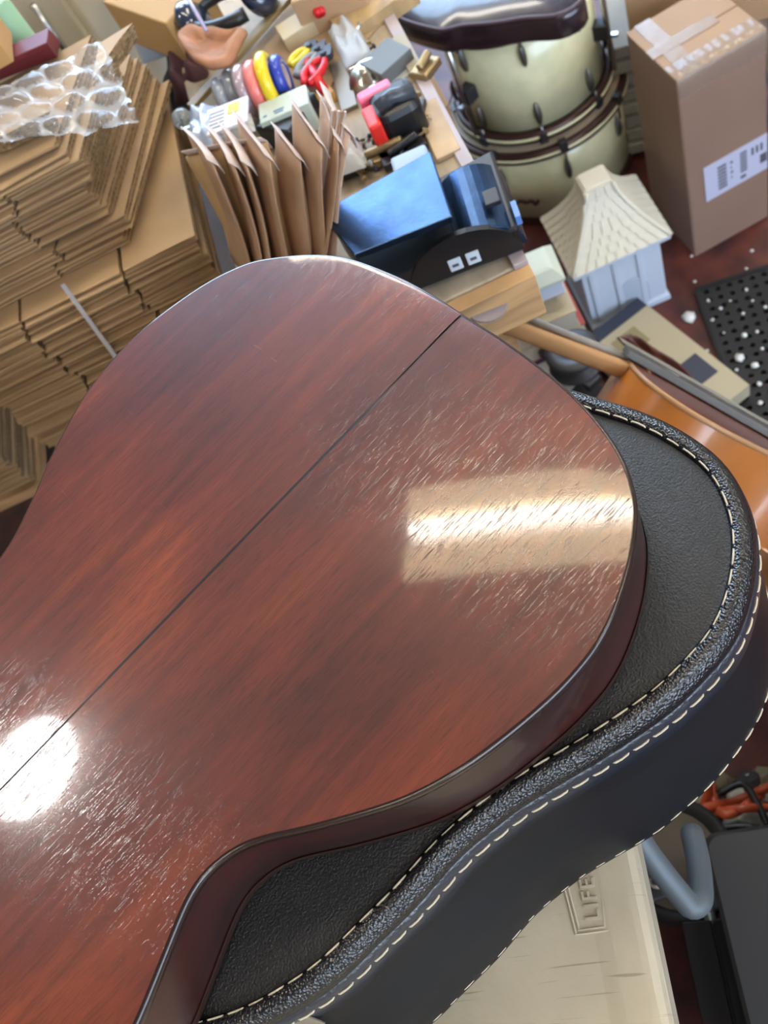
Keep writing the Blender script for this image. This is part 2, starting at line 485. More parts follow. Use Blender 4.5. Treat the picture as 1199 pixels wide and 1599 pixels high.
# orientation: make CCW
ar = sum(a.x * b.y - b.x * a.y for a, b in zip(loop, loop[1:] + loop[:1]))
if ar < 0: loop = loop[::-1]
cc = Vector((-.06, .31))
case = thing('instrument_case', 'black leather-look hardshell case with cream stitching lying under the guitar', 'case', (0, 0.31, TZ))
bm = bmesh.new()
def dome(p):
    return 0.0
# lid top: concentric rings pulled toward a spine
def spine(p): return Vector((max(-.74, min(.0, p.x)), .31 + (.0)))
rings = []
for k, h in ((1.0, 0), (.985, -.0006), (.96, .0002), (.9, .0010), (.75, .0015), (.5, .0018), (.25, .0018), (.02, .0018)):
    rings.append([Vector(((spine(p) + (p - spine(p)) * k).x, (spine(p) + (p - spine(p)) * k).y, LZ - .0005 + h)) for p in loop])
loft(bm, rings, True, False, True)
o = fin('lid_panel', bm, vinyl, case, smooth=True); o.matrix_world = Matrix()
# padded roll and overhanging band
def ringat(off, z): return [Vector((p.x, p.y, z)) for p in offset_loop(loop, off)]
bm = bmesh.new()
loft(bm, [ringat(a, LZ + b) for a, b in ((-.0012, -.0015), (-.0008, .0008), (.0012, .0024), (.004, .0034), (.0075, .0022), (.0105, -.002), (.0118, -.007), (.0115, -.012))])
o = fin('edge_roll', bm, vinyl_roll, case, smooth=True); o.matrix_world = Matrix()
bm = bmesh.new()
def ragged(p): return 0
loft(bm, [ringat(a, LZ + b) for a, b in ((.0112, -.0105), (.0128, -.012), (.0128, -.030), (.0132, -.040), (.0115, -.0412))])
o = fin('lid_band', bm, mat('blue_sheen_vinyl_band', (0.016, 0.020, 0.030), 0.30, bump=0.4, bscale=420, spec=1.0), case, smooth=True); o.matrix_world = Matrix()  # black vinyl lifted toward blue, window sheen put into the colour
def flare(k):
    def f(p):
        v = max(0, min(1, (.17 - p.x) / .15))
        return .0105 + k * (.004 + .018 * v)
    return f
bm = bmesh.new()
loft(bm, [ringat(flare(a), z) for a, z in ((0, LZ - .038), (.3, LZ - .065), (.75, TZ + .05), (1.0, TZ + .017), (1.08, TZ + .010), (1.0, TZ + .0025), (.7, TZ + .0012))], True, False, True)
o = fin('case_wall', bm, vinyl_wall, case, smooth=True); o.matrix_world = Matrix()
# stitches: one small thread piece each, sharing one mesh
def stitch_mesh(Ln, r):
    bm = bmesh.new()
    tube(bm, [(-Ln / 2, 0, -.0006), (-Ln * .42, 0, .0002), (0, 0, .0005), (Ln * .42, 0, .0002), (Ln / 2, 0, -.0006)], r, 6)
    me = bpy.data.meshes.new('stitch'); bm.to_mesh(me); bm.free(); me.materials.append(thread); return me
sm = stitch_mesh(.0094, .00055); sm2 = stitch_mesh(.0094, .0006)
def stitch_row(off, z, normal_out, mesh, pitch, seen, out_extra=0.0):
    pts = offset_loop(loop, off); n = len(pts)
    L = sum((pts[i] - pts[i - 1]).length for i in range(n)); cnt = int(L / pitch)
    rs = resample(pts, cnt)
    for i in range(cnt):
        a, b, c2 = rs[i - 1], rs[i], rs[(i + 1) % cnt]
        p = Vector((b.x, b.y, z)); q = PX(p)
        if not (-10 < q[0] < 1260 and 560 < q[1] < 1700 and seen(p)): continue
        t = (c2 - a).normalized(); nn = Vector((t.y, -t.x, 0))
        up = (nn * normal_out + Vector((0, 0, 1 - normal_out))).normalized()
        o = bpy.data.objects.new('stitch', mesh); COL.objects.link(o); o.parent = case
        o.matrix_world = frame(p + nn * out_extra + Vector((0, 0, random.uniform(-.0003, .0003))), (t.x, t.y, random.uniform(-.03, .03)), up)
stitch_row(.0005, LZ + .0016, 0.15, sm, .0118, lambda p: p.y < .36 and p.x > -.33)
stitch_row(.0130, LZ - .0215, 0.95, sm2, .0124, lambda p: p.y < .27 and p.x > -.30)
stitch_row(flare(1.0), TZ + .0115, 0.9, sm2, .0132, lambda p: p.y < .24 and p.x > -.27, .0006)
# latch at the near side
q = P(452, 1590, LZ - .03)
near = min(range(len(loop)), key=lambda i: (loop[i] - q.xy).length + (5 if loop[i].y > .3 else 0))
t = (loop[(near + 1) % len(loop)] - loop[near - 1]).normalized(); nn = Vector((t.y, -t.x, 0))
lm = frame(Vector((loop[near].x, loop[near].y, LZ - .036)) + nn * .0125, (t.x, t.y, 0), (nn + Vector((0, 0, .15))).normalized())
bm = bmesh.new(); box(bm, -.014, .014, -.011, .011, 0, .0022); box(bm, -.010, .010, -.030, -.010, .001, .004)
la = fin('latch', bm, steel, case, bevel=.001); la.matrix_world = lm
bm = bmesh.new(); lathe(bm, [(.003, .002), (.003, .0032), (.0018, .0038)], 12); r_ = fin('rivet', bm, brass, la); r_.matrix_world = lm

# ---------------------------------------------------------------- the guitar, lying face down
gM = Matrix(((-0.97889787, 0.20413777, 0.00931383, 0.12771388), (-0.20420025, -0.97890866, -0.00633079, 0.37661249),
             (0.00782504, -0.00809909, 0.99993658, 0.96494875), (0, 0, 0, 1)))
RT = [(.0198, .0), (.0204, .0304), (.0229, .0619), (.0263, .0865), (.0307, .106), (.0355, .1217), (.0425, .1385), (.0486, .148), (.0580, .1598), (.0688, .1685), (.083, .1778), (.0956, .184), (.1135, .191), (.130, .1948), (.1442, .1954), (.159, .195), (.1844, .1915), (.2085, .1865), (.2306, .1793), (.2497, .170), (.28, .1507), (.2954, .1396), (.3060, .1324), (.3186, .1270), (.3347, .1250), (.3477, .1278), (.3666, .1365), (.3848, .1452), (.3969, .1506),
      (.42, .1585), (.445, .161), (.47, .156), (.492, .142), (.507, .118), (.515, .085), (.518, .045), (.519, 0)]
LF = [(.518, -.045), (.515, -.085), (.507, -.118), (.492, -.142), (.47, -.156), (.445, -.161), (.42, -.158), (.395, -.149), (.37, -.137), (.345, -.1305), (.330, -.130), (.3173, -.1325), (.3045, -.1365), (.2766, -.1513), (.2553, -.1651), (.2157, -.1840), (.1955, -.1898), (.1767, -.1930), (.155, -.1938), (.1369, -.1920), (.1117, -.1866), (.0888, -.1790), (.0708, -.1690), (.0600, -.1600), (.0390, -.1310), (.0267, -.1030), (.0212, -.0709), (.0188, -.043), (.0190, -.0134)]
GL = smooth_loop(resample(crom(RT + LF, 6, True), 360), 3)
ar = sum(a.x * b.y - b.x * a.y for a, b in zip(GL, GL[1:] + GL[:1]))
if ar < 0: GL = GL[::-1]
HD = .0563
def arch(x, y, w):                      # gently domed back: plate rises from the rim to the seam
    u = min(1, abs(y) / max(.001, w)); 
    return .0014 * (1 - u * u) * min(1, w / .12)
guitar = thing('acoustic_guitar', 'polished mahogany guitar lying face down on the black case', 'guitar', mw=gM)
def gp(name, bm, m, **k):
    o = fin(name, bm, m, guitar, **k); o.matrix_world = gM; return o
mah = mahogany_back()
side_m = mat('mahogany_side', (0.045, 0.010, 0.008), 0.35, col2=(0.02, 0.007, 0.006), vscale=6, stretch=(1, 1, 6), coat=.3, coat_rough=0.10)
bind_m = mat('dark_binding', (0.020, 0.008, 0.006), 0.25, coat=.6)
inner = offset_loop(GL, -.0022)
for sgn in (1, -1):
    bm = bmesh.new()
    half = [p for p in inner if p.y * sgn > .0006]
    half.sort(key=lambda p: 0)
    # order the half outline by angle from tail round to the neck end
    cen = Vector((.26, 0))
    idx = [i for i, p in enumerate(inner) if p.y * sgn > .0006]
    # consecutive run
    st = next(i for i in idx if (i - 1) % len(inner) not in idx)
    run = []; i = st
    while i in set(idx): run.append(inner[i]); i = (i + 1) % len(inner)
    if run[0].x > run[-1].x: run = run[::-1]
    run = [Vector((run[0].x, .0006 * sgn))] + run + [Vector((run[-1].x, .0006 * sgn))]
    K = 14; rings = []
    xs0, xs1 = run[0].x, run[-1].x
    for k in range(K + 1):
        f = k / K; ring = []
        for j, p in enumerate(run):
            yy = .0006 * sgn + (p.y - .0006 * sgn) * f
            ring.append(Vector((p.x, yy, arch(p.x, yy, abs(p.y)))))
        rings.append(ring)
    loft(bm, rings, False)
    o = gp('back_panel', bm, mah, smooth=True)
    o.data.validate()
    for pgn in o.data.polygons: pass
bm = bmesh.new()
loft(bm, [[Vector((.022, -.0009, .0003)), Vector((.1, -.0009, .00145)), Vector((.3, -.0009, .00145)), Vector((.516, -.0009, .0005))],
          [Vector((.022, .0009, .0003)), Vector((.1, .0009, .00145)), Vector((.3, .0009, .00145)), Vector((.516, .0009, .0005))]], False)
gp('seam_line', bm, mat('seam_black', (0.006, 0.004, 0.004), .4))
def gr(off, z): return [Vector((p.x, p.y, z)) for p in offset_loop(GL, off)]
bm = bmesh.new()
loft(bm, [gr(-.0026, -.0002), gr(-.0014, -.0002), gr(-.0006, -.0007), gr(0, -.0018), gr(.0002, -.005), gr(-.0004, -.0058)])
gp('binding', bm, bind_m, smooth=True)
bm = bmesh.new()
loft(bm, [gr(-.0006, -.004), gr(-.0003, -.02), gr(-.0003, -HD + .012), gr(-.0005, -HD + .004)])
gp('rib', bm, side_m, smooth=True)
bm = bmesh.new()
loft(bm, [gr(.0002, -HD + .0065), gr(.0002, -HD + .001), gr(-.001, -HD)], True)
gp('front_binding', bm, mat('front_edge', (.03, .012, .008), .4), smooth=True)
bm = bmesh.new()
prism(bm, [(p.x, p.y) for p in offset_loop(GL, -.001)], -HD, -HD + .003)
gp('soundboard', bm, mat('spruce', (.45, .26, .10), .35))
# neck, heel, headstock beyond the frame
bm = bmesh.new(); loft(bm, [[Vector((x, y * wd, -HD + .004 + (z * dp))) for y, z in ((-1, 0), (-.8, .6), (0, 1), (.8, .6), (1, 0), (0, -.05))]
                            for x, wd, dp in ((.515, .026, .07), (.53, .022, .055), (.56, .023, .024), (.62, .022, .019), (.86, .020, .018))], True, True, True)
gp('neck', bm, side_m, smooth=True)
bm = bmesh.new(); loft(bm, [[Vector((x, -wd, z)), Vector((x, wd, z)), Vector((x, wd, z + .014)), Vector((x, -wd, z + .014))] for x, wd, z in ((.85, .021, -HD + .003), (.88, .032, -HD + .006), (1.0, .036, -HD + .022), (1.04, .034, -HD + .026))], True, True, True)
hs = gp('headstock', bm, side_m)
for i in range(3):
    for s in (-1, 1):
        bm = bmesh.new(); lathe(bm, [(.004, 0), (.004, .02), (.009, .022), (.009, .03), (.002, .032)], 10, Matrix.Translation((.90 + i * .042, s * .035, -HD + .02)) @ Matrix.Rotation(-s * PI / 2, 4, 'X'))
        o = fin('tuning_peg', bm, steel, hs, smooth=True); o.matrix_world = gM

# ---------------------------------------------------------------- flattened cardboard boxes
ux = Vector((-.96, .28, 0)).normalized(); vx = Vector((.28, .96, 0)).normalized()
flat_count = [0]
def flat_mesh(Lx, Ly, th, seg, seed, shear=0.0, flap_segs=()):
    """a folded-flat carton: two walls, rounded folded front edge, flap slots; local x along front edge, y into depth"""
    rnd = random.Random(seed); bm = bmesh.new()
    h = th * .37
    cuts = [0] + [Lx * s for s in seg] + [Lx]
    for lay in (0, 1):
        z = lay * (th - h)
        for si, (a, b) in enumerate(zip(cuts, cuts[1:])):
            rough = si in flap_segs
            g = .0022; j = rnd.uniform(-.004, .006); dz = rnd.uniform(-.0006, .0006)
            x0 = a + (g if a > 0 else rnd.uniform(0, .004)); x1 = b - (g if b < Lx else 0)
            # rounded nose
            prof = [(j + h * .5, z), (j + .0004, z + h * .22), (j, z + h * .5), (j + .0004, z + h * .78), (j + h * .5, z + h)]
            pts0 = [Vector((x0, y, zz + dz)) for y, zz in prof] + [Vector((x0, .10, z + h)), Vector((x0, .10, z))]
            pts1 = [Vector((x1, p.y + rnd.uniform(-.0005, .0005), p.z)) for p in pts0]
            if rough:
                for p_ in pts0 + pts1:
                    if p_.y < .05: p_.y += rnd.uniform(.0, .004)
            loft(bm, [pts0, pts1], True, True, True, 2 if rough else 0)
        jj = rnd.uniform(-.002, .003)
        box(bm, jj, Lx, .10, Ly, z, z + h)
    for f in bm.faces:
        n = f.normal; f.normal_update()
        if abs(f.normal.x) > .9: f.material_index = 1
        if f.material_index == 2: f.material_index = 1 if (f.normal.y < -.3 or abs(f.normal.x) > .9) else 0
    for v in bm.verts: v.co.x += shear * v.co.y
    me = bpy.data.meshes.new('flattened_box')
    bmesh.ops.recalc_face_normals(bm, faces=bm.faces)
    bm.to_mesh(me); bm.free()
    me.materials.append(card); me.materials.append(flute)
    return me
def stack(corner, z0, n, pitch, Lx, Ly, label, group, seg, jit=.010, lean=(0, 0), top_label=None, left_first=False, nv=5, notch=None, yawj=.02, shear=0.0, flap_segs=()):
    meshes = [flat_mesh(Lx, Ly, pitch * .82, seg, flat_count[0] * 31 + i, shear, flap_segs) for i in range(nv)]
    flat_count[0] += 1
    for i in range(n):
        z = z0 + i * pitch
        f = i / max(1, n - 1)
        c = Vector((corner[0], corner[1], z)) + ux * (random.uniform(-jit, jit) + lean[0] * f) + vx * (random.uniform(-jit * .5, jit * .5) + lean[1] * f)
        if notch: c += ux * notch(f)
        o = bpy.data.objects.new('flattened_box', meshes[i % nv]); COL.objects.link(o)
        yaw = random.uniform(-yawj, yawj)
        X = Matrix.Rotation(yaw, 3, 'Z') @ ux
        m = frame(c, X); # local y = z cross x -> points away from the viewer?
        Y = Vector((0, 0, 1)).cross(X)
        if Y.dot(vx) < 0:      # mirror by running x the other way
            c2 = c + X * Lx
            m = frame(c2, -X)
        o.matrix_world = m
        k_ = n - 1 - i; od = {0: 'topmost', 1: 'second', 2: 'third'}.get(k_, '%dth' % (k_ + 1))
        tag(o, top_label if (top_label and i == n - 1) else (od + (' ' if k_ == 0 else ' from the top, ') + label), 'box', group)
# upper stack (A), lower strapped stack (B), low stack at the left edge (C)
cA = P(213, 377, .722)
stack((cA.x, cA.y), .722, 8, .0098, .62, .225, 'flattened brown carton in the upper stack', 'flattened cartons of the upper stack', (.40, .85), jit=.011, lean=(-.0, .0), shear=.35, flap_segs=(2,), yawj=.035,
      nv=4)
stack((cA.x, cA.y), .722 + 8 * .0098, 7, .0098, .62, .165, 'shorter flattened brown carton directly under the bubble wrap', 'short flattened cartons of the upper stack', (.40, .85), jit=.011, shear=.35, flap_segs=(2,), yawj=.035)
stack((.016, .923), .492, 23, .01, .345, .30, 'flattened carton in the white-strapped lower stack', 'flattened cartons of the strapped lower stack', (.32, .72), jit=.005, flap_segs=(0, 2), yawj=.025)
cC = P(52, 752, .36)
stack((cC.x, cC.y), .36, 12, .010, .5, .3, 'flattened carton in the low stack at the left edge', 'flattened cartons of the low left stack', (.6,), jit=.006)

# supports under the carton stacks
crate = thing('wooden_crate', 'dark wooden crate under the strapped stack of flattened cartons', 'crate', mw=frame(Vector((.016, .923, 0)) + ux * .02 + vx * .02, -ux))
def on(parent, M):
    def f(name, bm, m, **k):
        o = fin(name, bm, m, parent, **k); o.matrix_world = M; return o
    return f
cM = crate.matrix_world.copy(); cp = on(crate, frame(Vector((.016, .923, 0)) + ux * .02 + vx * .02, -ux))
dark_wood = mat('dark_stained_wood', (.035, .02, .014), .6)
for i in range(4): cp('slat', B(-.31, 0, 0, .012, .02 + i * .12, .02 + i * .12 + .10), dark_wood)
for x in (-.31, -.025):
    cp('post', B(x, x + .025, .012, .04, 0, .48), dark_wood)
cp('crate_top', B(-.31, 0, 0, .28, .478, .49), dark_wood)
shM = frame(Vector((cC.x, cC.y, 0)) - ux * .012 - vx * .008, -ux)
sh = thing('wooden_shelf', 'low wooden shelf board under the stack of cartons at the left edge', 'shelf', mw=shM)
shp = on(sh, shM)
shp('board', B(-.55, 0, 0, .34, .338, .358), ply)
for x in (-.53, -.03): shp('bracket', B(x, x + .02, .03, .3, 0, .338), dark_wood)

# white strap round the lower stack
spts = [P(x, y, z) for x, y, z in ((92, 440, .725), (100, 447, .722), (122, 482, .68), (150, 523, .64), (180, 560, .60), (205, 600, .56))]
yy = lambda p: Vector((.016, .923, 0)) + ux * ((p - Vector((.016, .923, 0))).dot(ux))
bm = bmesh.new()
fp = []
for f in range(9):
    zz = .722 - f * .028
    # strap runs down the front face of the stack
    px_ = 97 + (190 - 97) * f / 8; py_ = 443 + (570 - 443) * f / 8
    # intersect pixel ray with the front plane of the stack
    d = RIGHT * ((px_ - 599.5) / FPX) + DOWN * ((py_ - 799.5) / FPX) + FWD
    nrm = -vx; p0 = Vector((.016, .923, 0)) - vx * .008
    k = (p0 - Vector((0, 0, CZ))).dot(nrm) / d.dot(nrm)
    fp.append(Vector((0, 0, CZ)) + d * k)
side = Vector((.96, -.28, 0)) * .0026
loft(bm, [[p - side - vx * .0 for p in fp], [p - side - vx * .0012 for p in fp], [p + side - vx * .0012 for p in fp], [p + side for p in fp]], False)
tag(fin('packing_strap', bm, mat('white_strap', (.75, .73, .74), .35)), 'thin white strap across the front of the lower carton stack', 'strap')

# long cartons whose corrugated ends fan towards the back on top of the upper stack
def carton_sheet(pts, z, th, label, group, m0=card_top):
    """flat folded sheet given by its four photographed corners at height z"""
    bm = bmesh.new(); q = [P(x, y, z) for x, y in pts]
    for a, b in ((0, th * .44), (th * .56, th)):
        prism(bm, [(p.x, p.y) for p in q], z + a, z + b)
    for f in bm.faces:
        f.normal_update()
        if abs(f.normal.z) < .5: f.material_index = 1
    o = fin('flattened_box', bm, [m0, flute]); return tag(o, label, 'box', group)
for i in range(3):
    carton_sheet([(150, 150 - i * 9), (196 - i * 3, 92 - i * 10), (216 - i * 2, 60 - i * 8), (160, 84 - i * 4)], .872 + i * .007, .0065,
                 ['lowest', 'middle', 'upper'][i] + ' short flattened carton poking out behind the bubble wrap', 'short cartons behind the bubble wrap')
for i in range(3):
    carton_sheet([(-60, 250 - i * 8), (10, 236 - i * 8), (96 - i * 5, 196 - i * 8), (40, 170)], .872 + i * .007, .0065,
                 ['lowest', 'middle', 'upper'][i] + ' flattened carton with fluted ends under the left part of the bubble wrap', 'fluted cartons under the bubble wrap')

# bubble wrap
bub = mat('bubble_film', (.80, .85, .90), 0.10, alpha=0.42, bump=.8, bscale=90, coat=1.0, coat_rough=.03, spec=1.0)
bub2 = mat('bubble_dome', (.72, .76, .80), 0.05, alpha=0.20, bump=.5, bscale=70, coat=1.0, coat_rough=.02, spec=1.0)
bz = .912
c00, c10, c01, c11 = P(-70, 165, bz), P(160, 66, bz), P(-60, 232, .897), P(217, 192, .897)
bm = bmesh.new(); NU, NV = 120, 64
rows, colsn = 4, 5
def bubh(u, v):
    w_ = noise.noise(Vector((u * 5, v * 5, 1))) * .05; u += w_; v += w_ * .8
    r = v * rows; ri = math.floor(r); cc_ = u * colsn + (.5 if ri % 2 else 0)
    du = (cc_ - math.floor(cc_) - .5); dv = (r - ri - .5)
    d2 = (du * du + dv * dv) / .2
    return .0060 * math.sqrt(max(0, 1 - d2))
G = []
for j in range(NV + 1):
    rw = []
    for i in range(NU + 1):
        u, v = i / NU, j / NV
        p = c00.lerp(c10, u).lerp(c01.lerp(c11, u), v)
        p = p + Vector((0, 0, 1)) * (bubh(u, v) + .006 * noise.noise(p * 18) + .003 * noise.noise(p * 60))
        if j in (0, NV) or i in (0, NU): p += Vector((noise.noise(p * 90), noise.noise(p * 97 + Vector((3, 0, 0))), 0)) * .006
        rw.append(bm.verts.new(p))
    G.append(rw)
for j in range(NV):
    for i in range(NU):
        fc = bm.faces.new((G[j][i], G[j][i + 1], G[j + 1][i + 1], G[j + 1][i])); fc.material_index = 1 if bubh((i + .5) / NU, (j + .5) / NV) > .0012 else 0
tag(fin('bubble_wrap', bm, [bub, bub2], smooth=True), 'sheet of clear bubble wrap draped on the upper carton stack', 'bubble wrap')

# ---------------------------------------------------------------- work bench
BZ = .74
bx = Vector((.127, .463, 0)).normalized(); by = Vector((-bx.y, bx.x, 0))      # away from viewer, to the left
bc = P(822, 412, BZ)
bM = frame(bc, bx)                                # x away, y left, z up
bench = thing('work_bench', 'cluttered plywood work bench with pale metal edge strip beside the drum', 'bench', mw=bM)
bp = on(bench, bM)
def W(px, py, z=BZ): return P(px, py, z)
BWd = .265; BL = 1.45
bp('bench_top', B(.002, BL, .008, BWd, -.045, 0), bench_w, bevel=.002)
bp('edge_strip', B(0, BL, -.002, .012, -.047, .0045), bench_edge, bevel=.001)
bp('front_board', B(-.016, .001, -.002, BWd, -.055, -.001), ply, bevel=.001)
for x, y in ((.03, .03), (.03, BWd - .06), (BL - .07, .03), (BL - .07, BWd - .06)):
    bp('leg', B(x, x + .04, y, y + .04, -BZ, -.047), ply)
bp('lower_rail', B(.03, BL, .10, .13, -.5, -.46), ply)

tg = frame(P(722, 468, .722), (P(745, 452, .722) - P(705, 475, .722)), (0, -.5, .86))
o = fin('paper_tag', B(-.018, .018, -.014, .014, 0, .0015), mat('yellow_tag', (.62, .42, .16), .6)); o.matrix_world = tg
tag(o, 'yellow paper tag with a dark mark stuck at the bench front edge', 'tag')
bm = bmesh.new(); box(bm, -.0045, -.0025, -.008, .006, .0015, .0019); box(bm, -.0045, .006, -.001, .0005, .0015, .0019); box(bm, .002, .0035, -.006, .008, .0015, .0019)
fin('dark_mark', bm, ink, o).matrix_world = tg
bm = bmesh.new(); lathe(bm, [(.002, 0), (.021, 0), (.022, .001), (.021, .003), (.002, .0032)], 28)
o = fin('felt_disc', bm, mat('grey_felt', (.30, .24, .23), .9)); o.matrix_world = frame(P(757, 470, .725), (1, 0, 0), (0, -.4, .9)); tag(o, 'round grey felt disc at the bench front beside the yellow tag', 'disc')

def bbox_on(name, label, cat, c, dx, dy, dz, yaw, m, z=BZ, group=None, bevel=.001):
    o = fin(name, B(-dx / 2, dx / 2, -dy / 2, dy / 2, 0, dz), m, bevel=bevel)
    o.location = (c.x, c.y, z); o.rotation_euler = (0, 0, yaw)
    return tag(o, label, cat, group)

# desktop machine with sloping black plate (reflected window blue in its colour), rounded motor hump, white sockets
mz = BZ + .0045
tc_ = [P(500, 335, .80), P(672, 235, .80), P(712, 352, .80), P(560, 412, .80)]
mx = (tc_[2] - tc_[1]).normalized()               # toward viewer/right edge of plate
dM = frame(Vector((tc_[2].x, tc_[2].y, mz)), Vector((tc_[3].x - tc_[2].x, tc_[3].y - tc_[2].y, 0)))
mach = thing('desktop_machine', 'black desktop machine with flat plate and rounded hump at the bench corner', 'machine', mw=dM)
mp_ = on(mach, dM)
iv = dM.inverted()
loc4 = [iv @ p for p in tc_]
satin = mat('sky_tinted_black_steel', (.035, .070, .145), .27, metal=.9, var=.2, vscale=40, bump=.06, bscale=300)  # black steel with the window's blue reflection put into the base colour
bm = bmesh.new(); prism(bm, [(p.x, p.y) for p in loc4], .048, .0555)
for v in bm.verts: v.co.z += (abs(loc4[1].y) - abs(v.co.y)) * .11
pt = mp_('plate', bm, satin, bevel=.0015)
hx = (loc4[1].x + loc4[2].x) / 2
ly = abs(loc4[1].y - loc4[2].y)
ysg = -1 if loc4[1].y < 0 else 1
base = [(loc4[3].x, loc4[3].y + .004 * ysg), (-.052, 0), (-.052, loc4[1].y), (loc4[0].x, loc4[0].y)]
bm = bmesh.new(); prism(bm, [(loc4[3].x - .004, -.003 * ysg), (-.050, -.003 * ysg), (-.050, loc4[1].y), (loc4[0].x - .004, loc4[0].y)], 0, .030)
mp_('body', bm, black_pl, bevel=.003)
# hump: half cylinder lying along y
bm = bmesh.new(); R0 = .035; cxh = -.019
prof = [Vector((cxh + R0 * math.cos(a), 0, .006 + R0 * 1.0 * math.sin(a))) for a in [PI * k / 16 for k in range(17)]]
y0h, y1h = -.001 * ysg, loc4[1].y * .82
loft(bm, [[Vector((p.x, y0h, p.z)) for p in prof], [Vector((p.x, y1h, p.z)) for p in prof]], True, True, True)
hump = mp_('motor_hump', bm, satin, bevel=.0015)
bm = bmesh.new(); R1 = .054; cxe = .004
prof = [Vector((cxe + R1 * math.cos(a), 0, .004 + R1 * .82 * math.sin(a))) for a in [PI * k / 16 for k in range(17)]]
loft(bm, [[Vector((p.x, y0h - .003 * ysg, p.z)) for p in prof], [Vector((p.x, y0h + .003 * ysg, p.z)) for p in prof]], True, True, True)
mp_('end_cap', bm, black_pl)
for k, xx in enumerate((-.004, .013)):
    bm = bmesh.new(); yq = y0h - .003 * ysg
    ya, yb = sorted((yq - .0022 * ysg, yq)); box(bm, xx - .0062, xx + .0062, ya, yb, .010, .024)
    s_ = mp_('socket', bm, white_pl, bevel=.0008)
    bm = bmesh.new(); ya, yb = sorted((yq - .0028 * ysg, yq - .002 * ysg)); box(bm, xx - .003, xx + .003, ya, yb, .0155, .0185)
    o = fin('slot', bm, ink, s_); o.matrix_world = dM
bm = bmesh.new(); box(bm, cxh - .024, cxh - .010, min(y1h * .2, y1h * .42), max(y1h * .2, y1h * .42), .043, .048)
mp_('switch_plate', bm, black_pl, bevel=.001)
bm = bmesh.new(); box(bm, cxh - .036, cxh - .031, min(y1h * .06, y1h * .3), max(y1h * .06, y1h * .3), .024, .034)
mp_('blue_tab', bm, mat('blue_plastic', (.12, .25, .6), .3))
# pale block behind the plate
c = P(640, 250, .80)

# kraft mailers standing in a row at the front of the bench
def mailer(tops, bot, wid, label, z0=BZ, z1=.90, m=kraft, flap=0, yaw=None, puff=.008, name='paper_mailer'):
    """padded envelope standing on its edge: centre top pixel, centre bottom pixel"""
    z1 -= .02; wid *= .66
    a = P(tops[0], tops[1], z1); b = P(bot[0], bot[1], z0)
    up = (a - b); H = up.length
    view = Vector((a.x, a.y, 0)).normalized()
    yd = Matrix.Rotation(yaw or 0, 3, 'Z') @ view
    M = frame(b, yd, up)        # x: away from the viewer, z: up
    bm = bmesh.new(); NX, NZ = 6, 9
    rng = random.Random(int(tops[0]) * 7)
    ph = rng.uniform(0, 6)
    rings = []
    for j in range(NZ + 1):
        t = j / NZ; ring = []
        for s in (1, -1):
            for i in range(NX + 1):
                u = i / NX if s == 1 else 1 - i / NX
                th = puff * (math.sin(PI * min(1, u)) ** .6) * (math.sin(PI * min(1, t * .9 + .06)) ** .7) + .0006
                bend = .005 * math.sin(t * 3.0 + ph) + .003 * math.sin(u * 3 + ph)
                ring.append(Vector(((u - .5) * wid, s * th + bend, t * H)))
        rings.append(ring)
    loft(bm, rings, True, True, True)
    t = thing(name, label, 'envelope', mw=M, group=None)
    f = on(t, M); f('pouch', bm, m, smooth=True)
    bm = bmesh.new()
    bend = .005 * math.sin(3.0 + ph)
    loft(bm, [[Vector(((u - .5) * wid * .98, bend + .003 * math.sin(u * 3 + ph) + dy, H * k)) for u in (0, .25, .5, .75, 1)] for k, dy in ((.93, -.0085), (1.0, -.004), (1.06, .004 + flap))], False)
    fl = f('flap', bm, kraft_in, smooth=True)
    so = fl.modifiers.new('solid', 'SOLIDIFY'); so.thickness = .0008
    return t
mailer((335, 262), (375, 430), .10, 'kraft mailer nearest the carton stacks, leftmost of the standing row', puff=.004)
mailer((352, 242), (395, 432), .11, 'kraft mailer second from the left in the standing row, pale front edge', puff=.004)
mailer((362, 226), (408, 432), .11, 'kraft mailer with red mark at its top corner in the standing row', puff=.004)
mailer((393, 200), (428, 430), .12, 'tall kraft mailer behind the puffed one, striped pale top flap', puff=.004)
mailer((415, 232), (436, 420), .13, 'puffed kraft envelope closed with clear tape in the middle of the row', puff=.016, yaw=.95, z1=.885, m=mat('kraft_yellow', (.50, .31, .14), .6, var=.1, vscale=14))
mailer((455, 222), (462, 420), .09, 'narrow kraft envelope right of the puffed taped one', puff=.010, z1=.885)
mailer((487, 195), (482, 420), .11, 'dark-mouthed kraft mailer left of the striped upright one', puff=.005)
mailer((500, 178), (492, 420), .11, 'slim kraft mailer pressed against the striped upright one', puff=.004)
mailer((528, 170), (505, 410), .11, 'tallest kraft mailer with pale striped edge beside the machine', puff=.004, flap=.002, m=mat('kraft_light', (.60, .42, .30), .65, var=.1, vscale=30))
# pale striped edges on the last mailer are glued layers of paper
for i in range(5):
    a = P(519 + i * 5, 172 + i * .5, .902); b = P(500 + i * 4, 330, .80)
    bm = bmesh.new(); tube(bm, [a, a.lerp(b, .5), b], .0012, 6)
    tag(fin('paper_layer', bm, kraft_in if i % 2 == 0 else kraft), 'thin paper sheet edge standing against the tallest kraft mailer', 'paper', 'paper sheets beside the tallest mailer')
# tray below them and the mailers
trM = frame(P(385, 420, .70), bx)
tr = fin('support_board', B(-.10, .20, -.006, .020, .005, .028), dark_wood); tr.matrix_world = trM  # support kept dark so its colour gives the shade of the gap
tag(tr, 'dark board in the shaded gap beside the bench carrying the standing mailers', 'board')

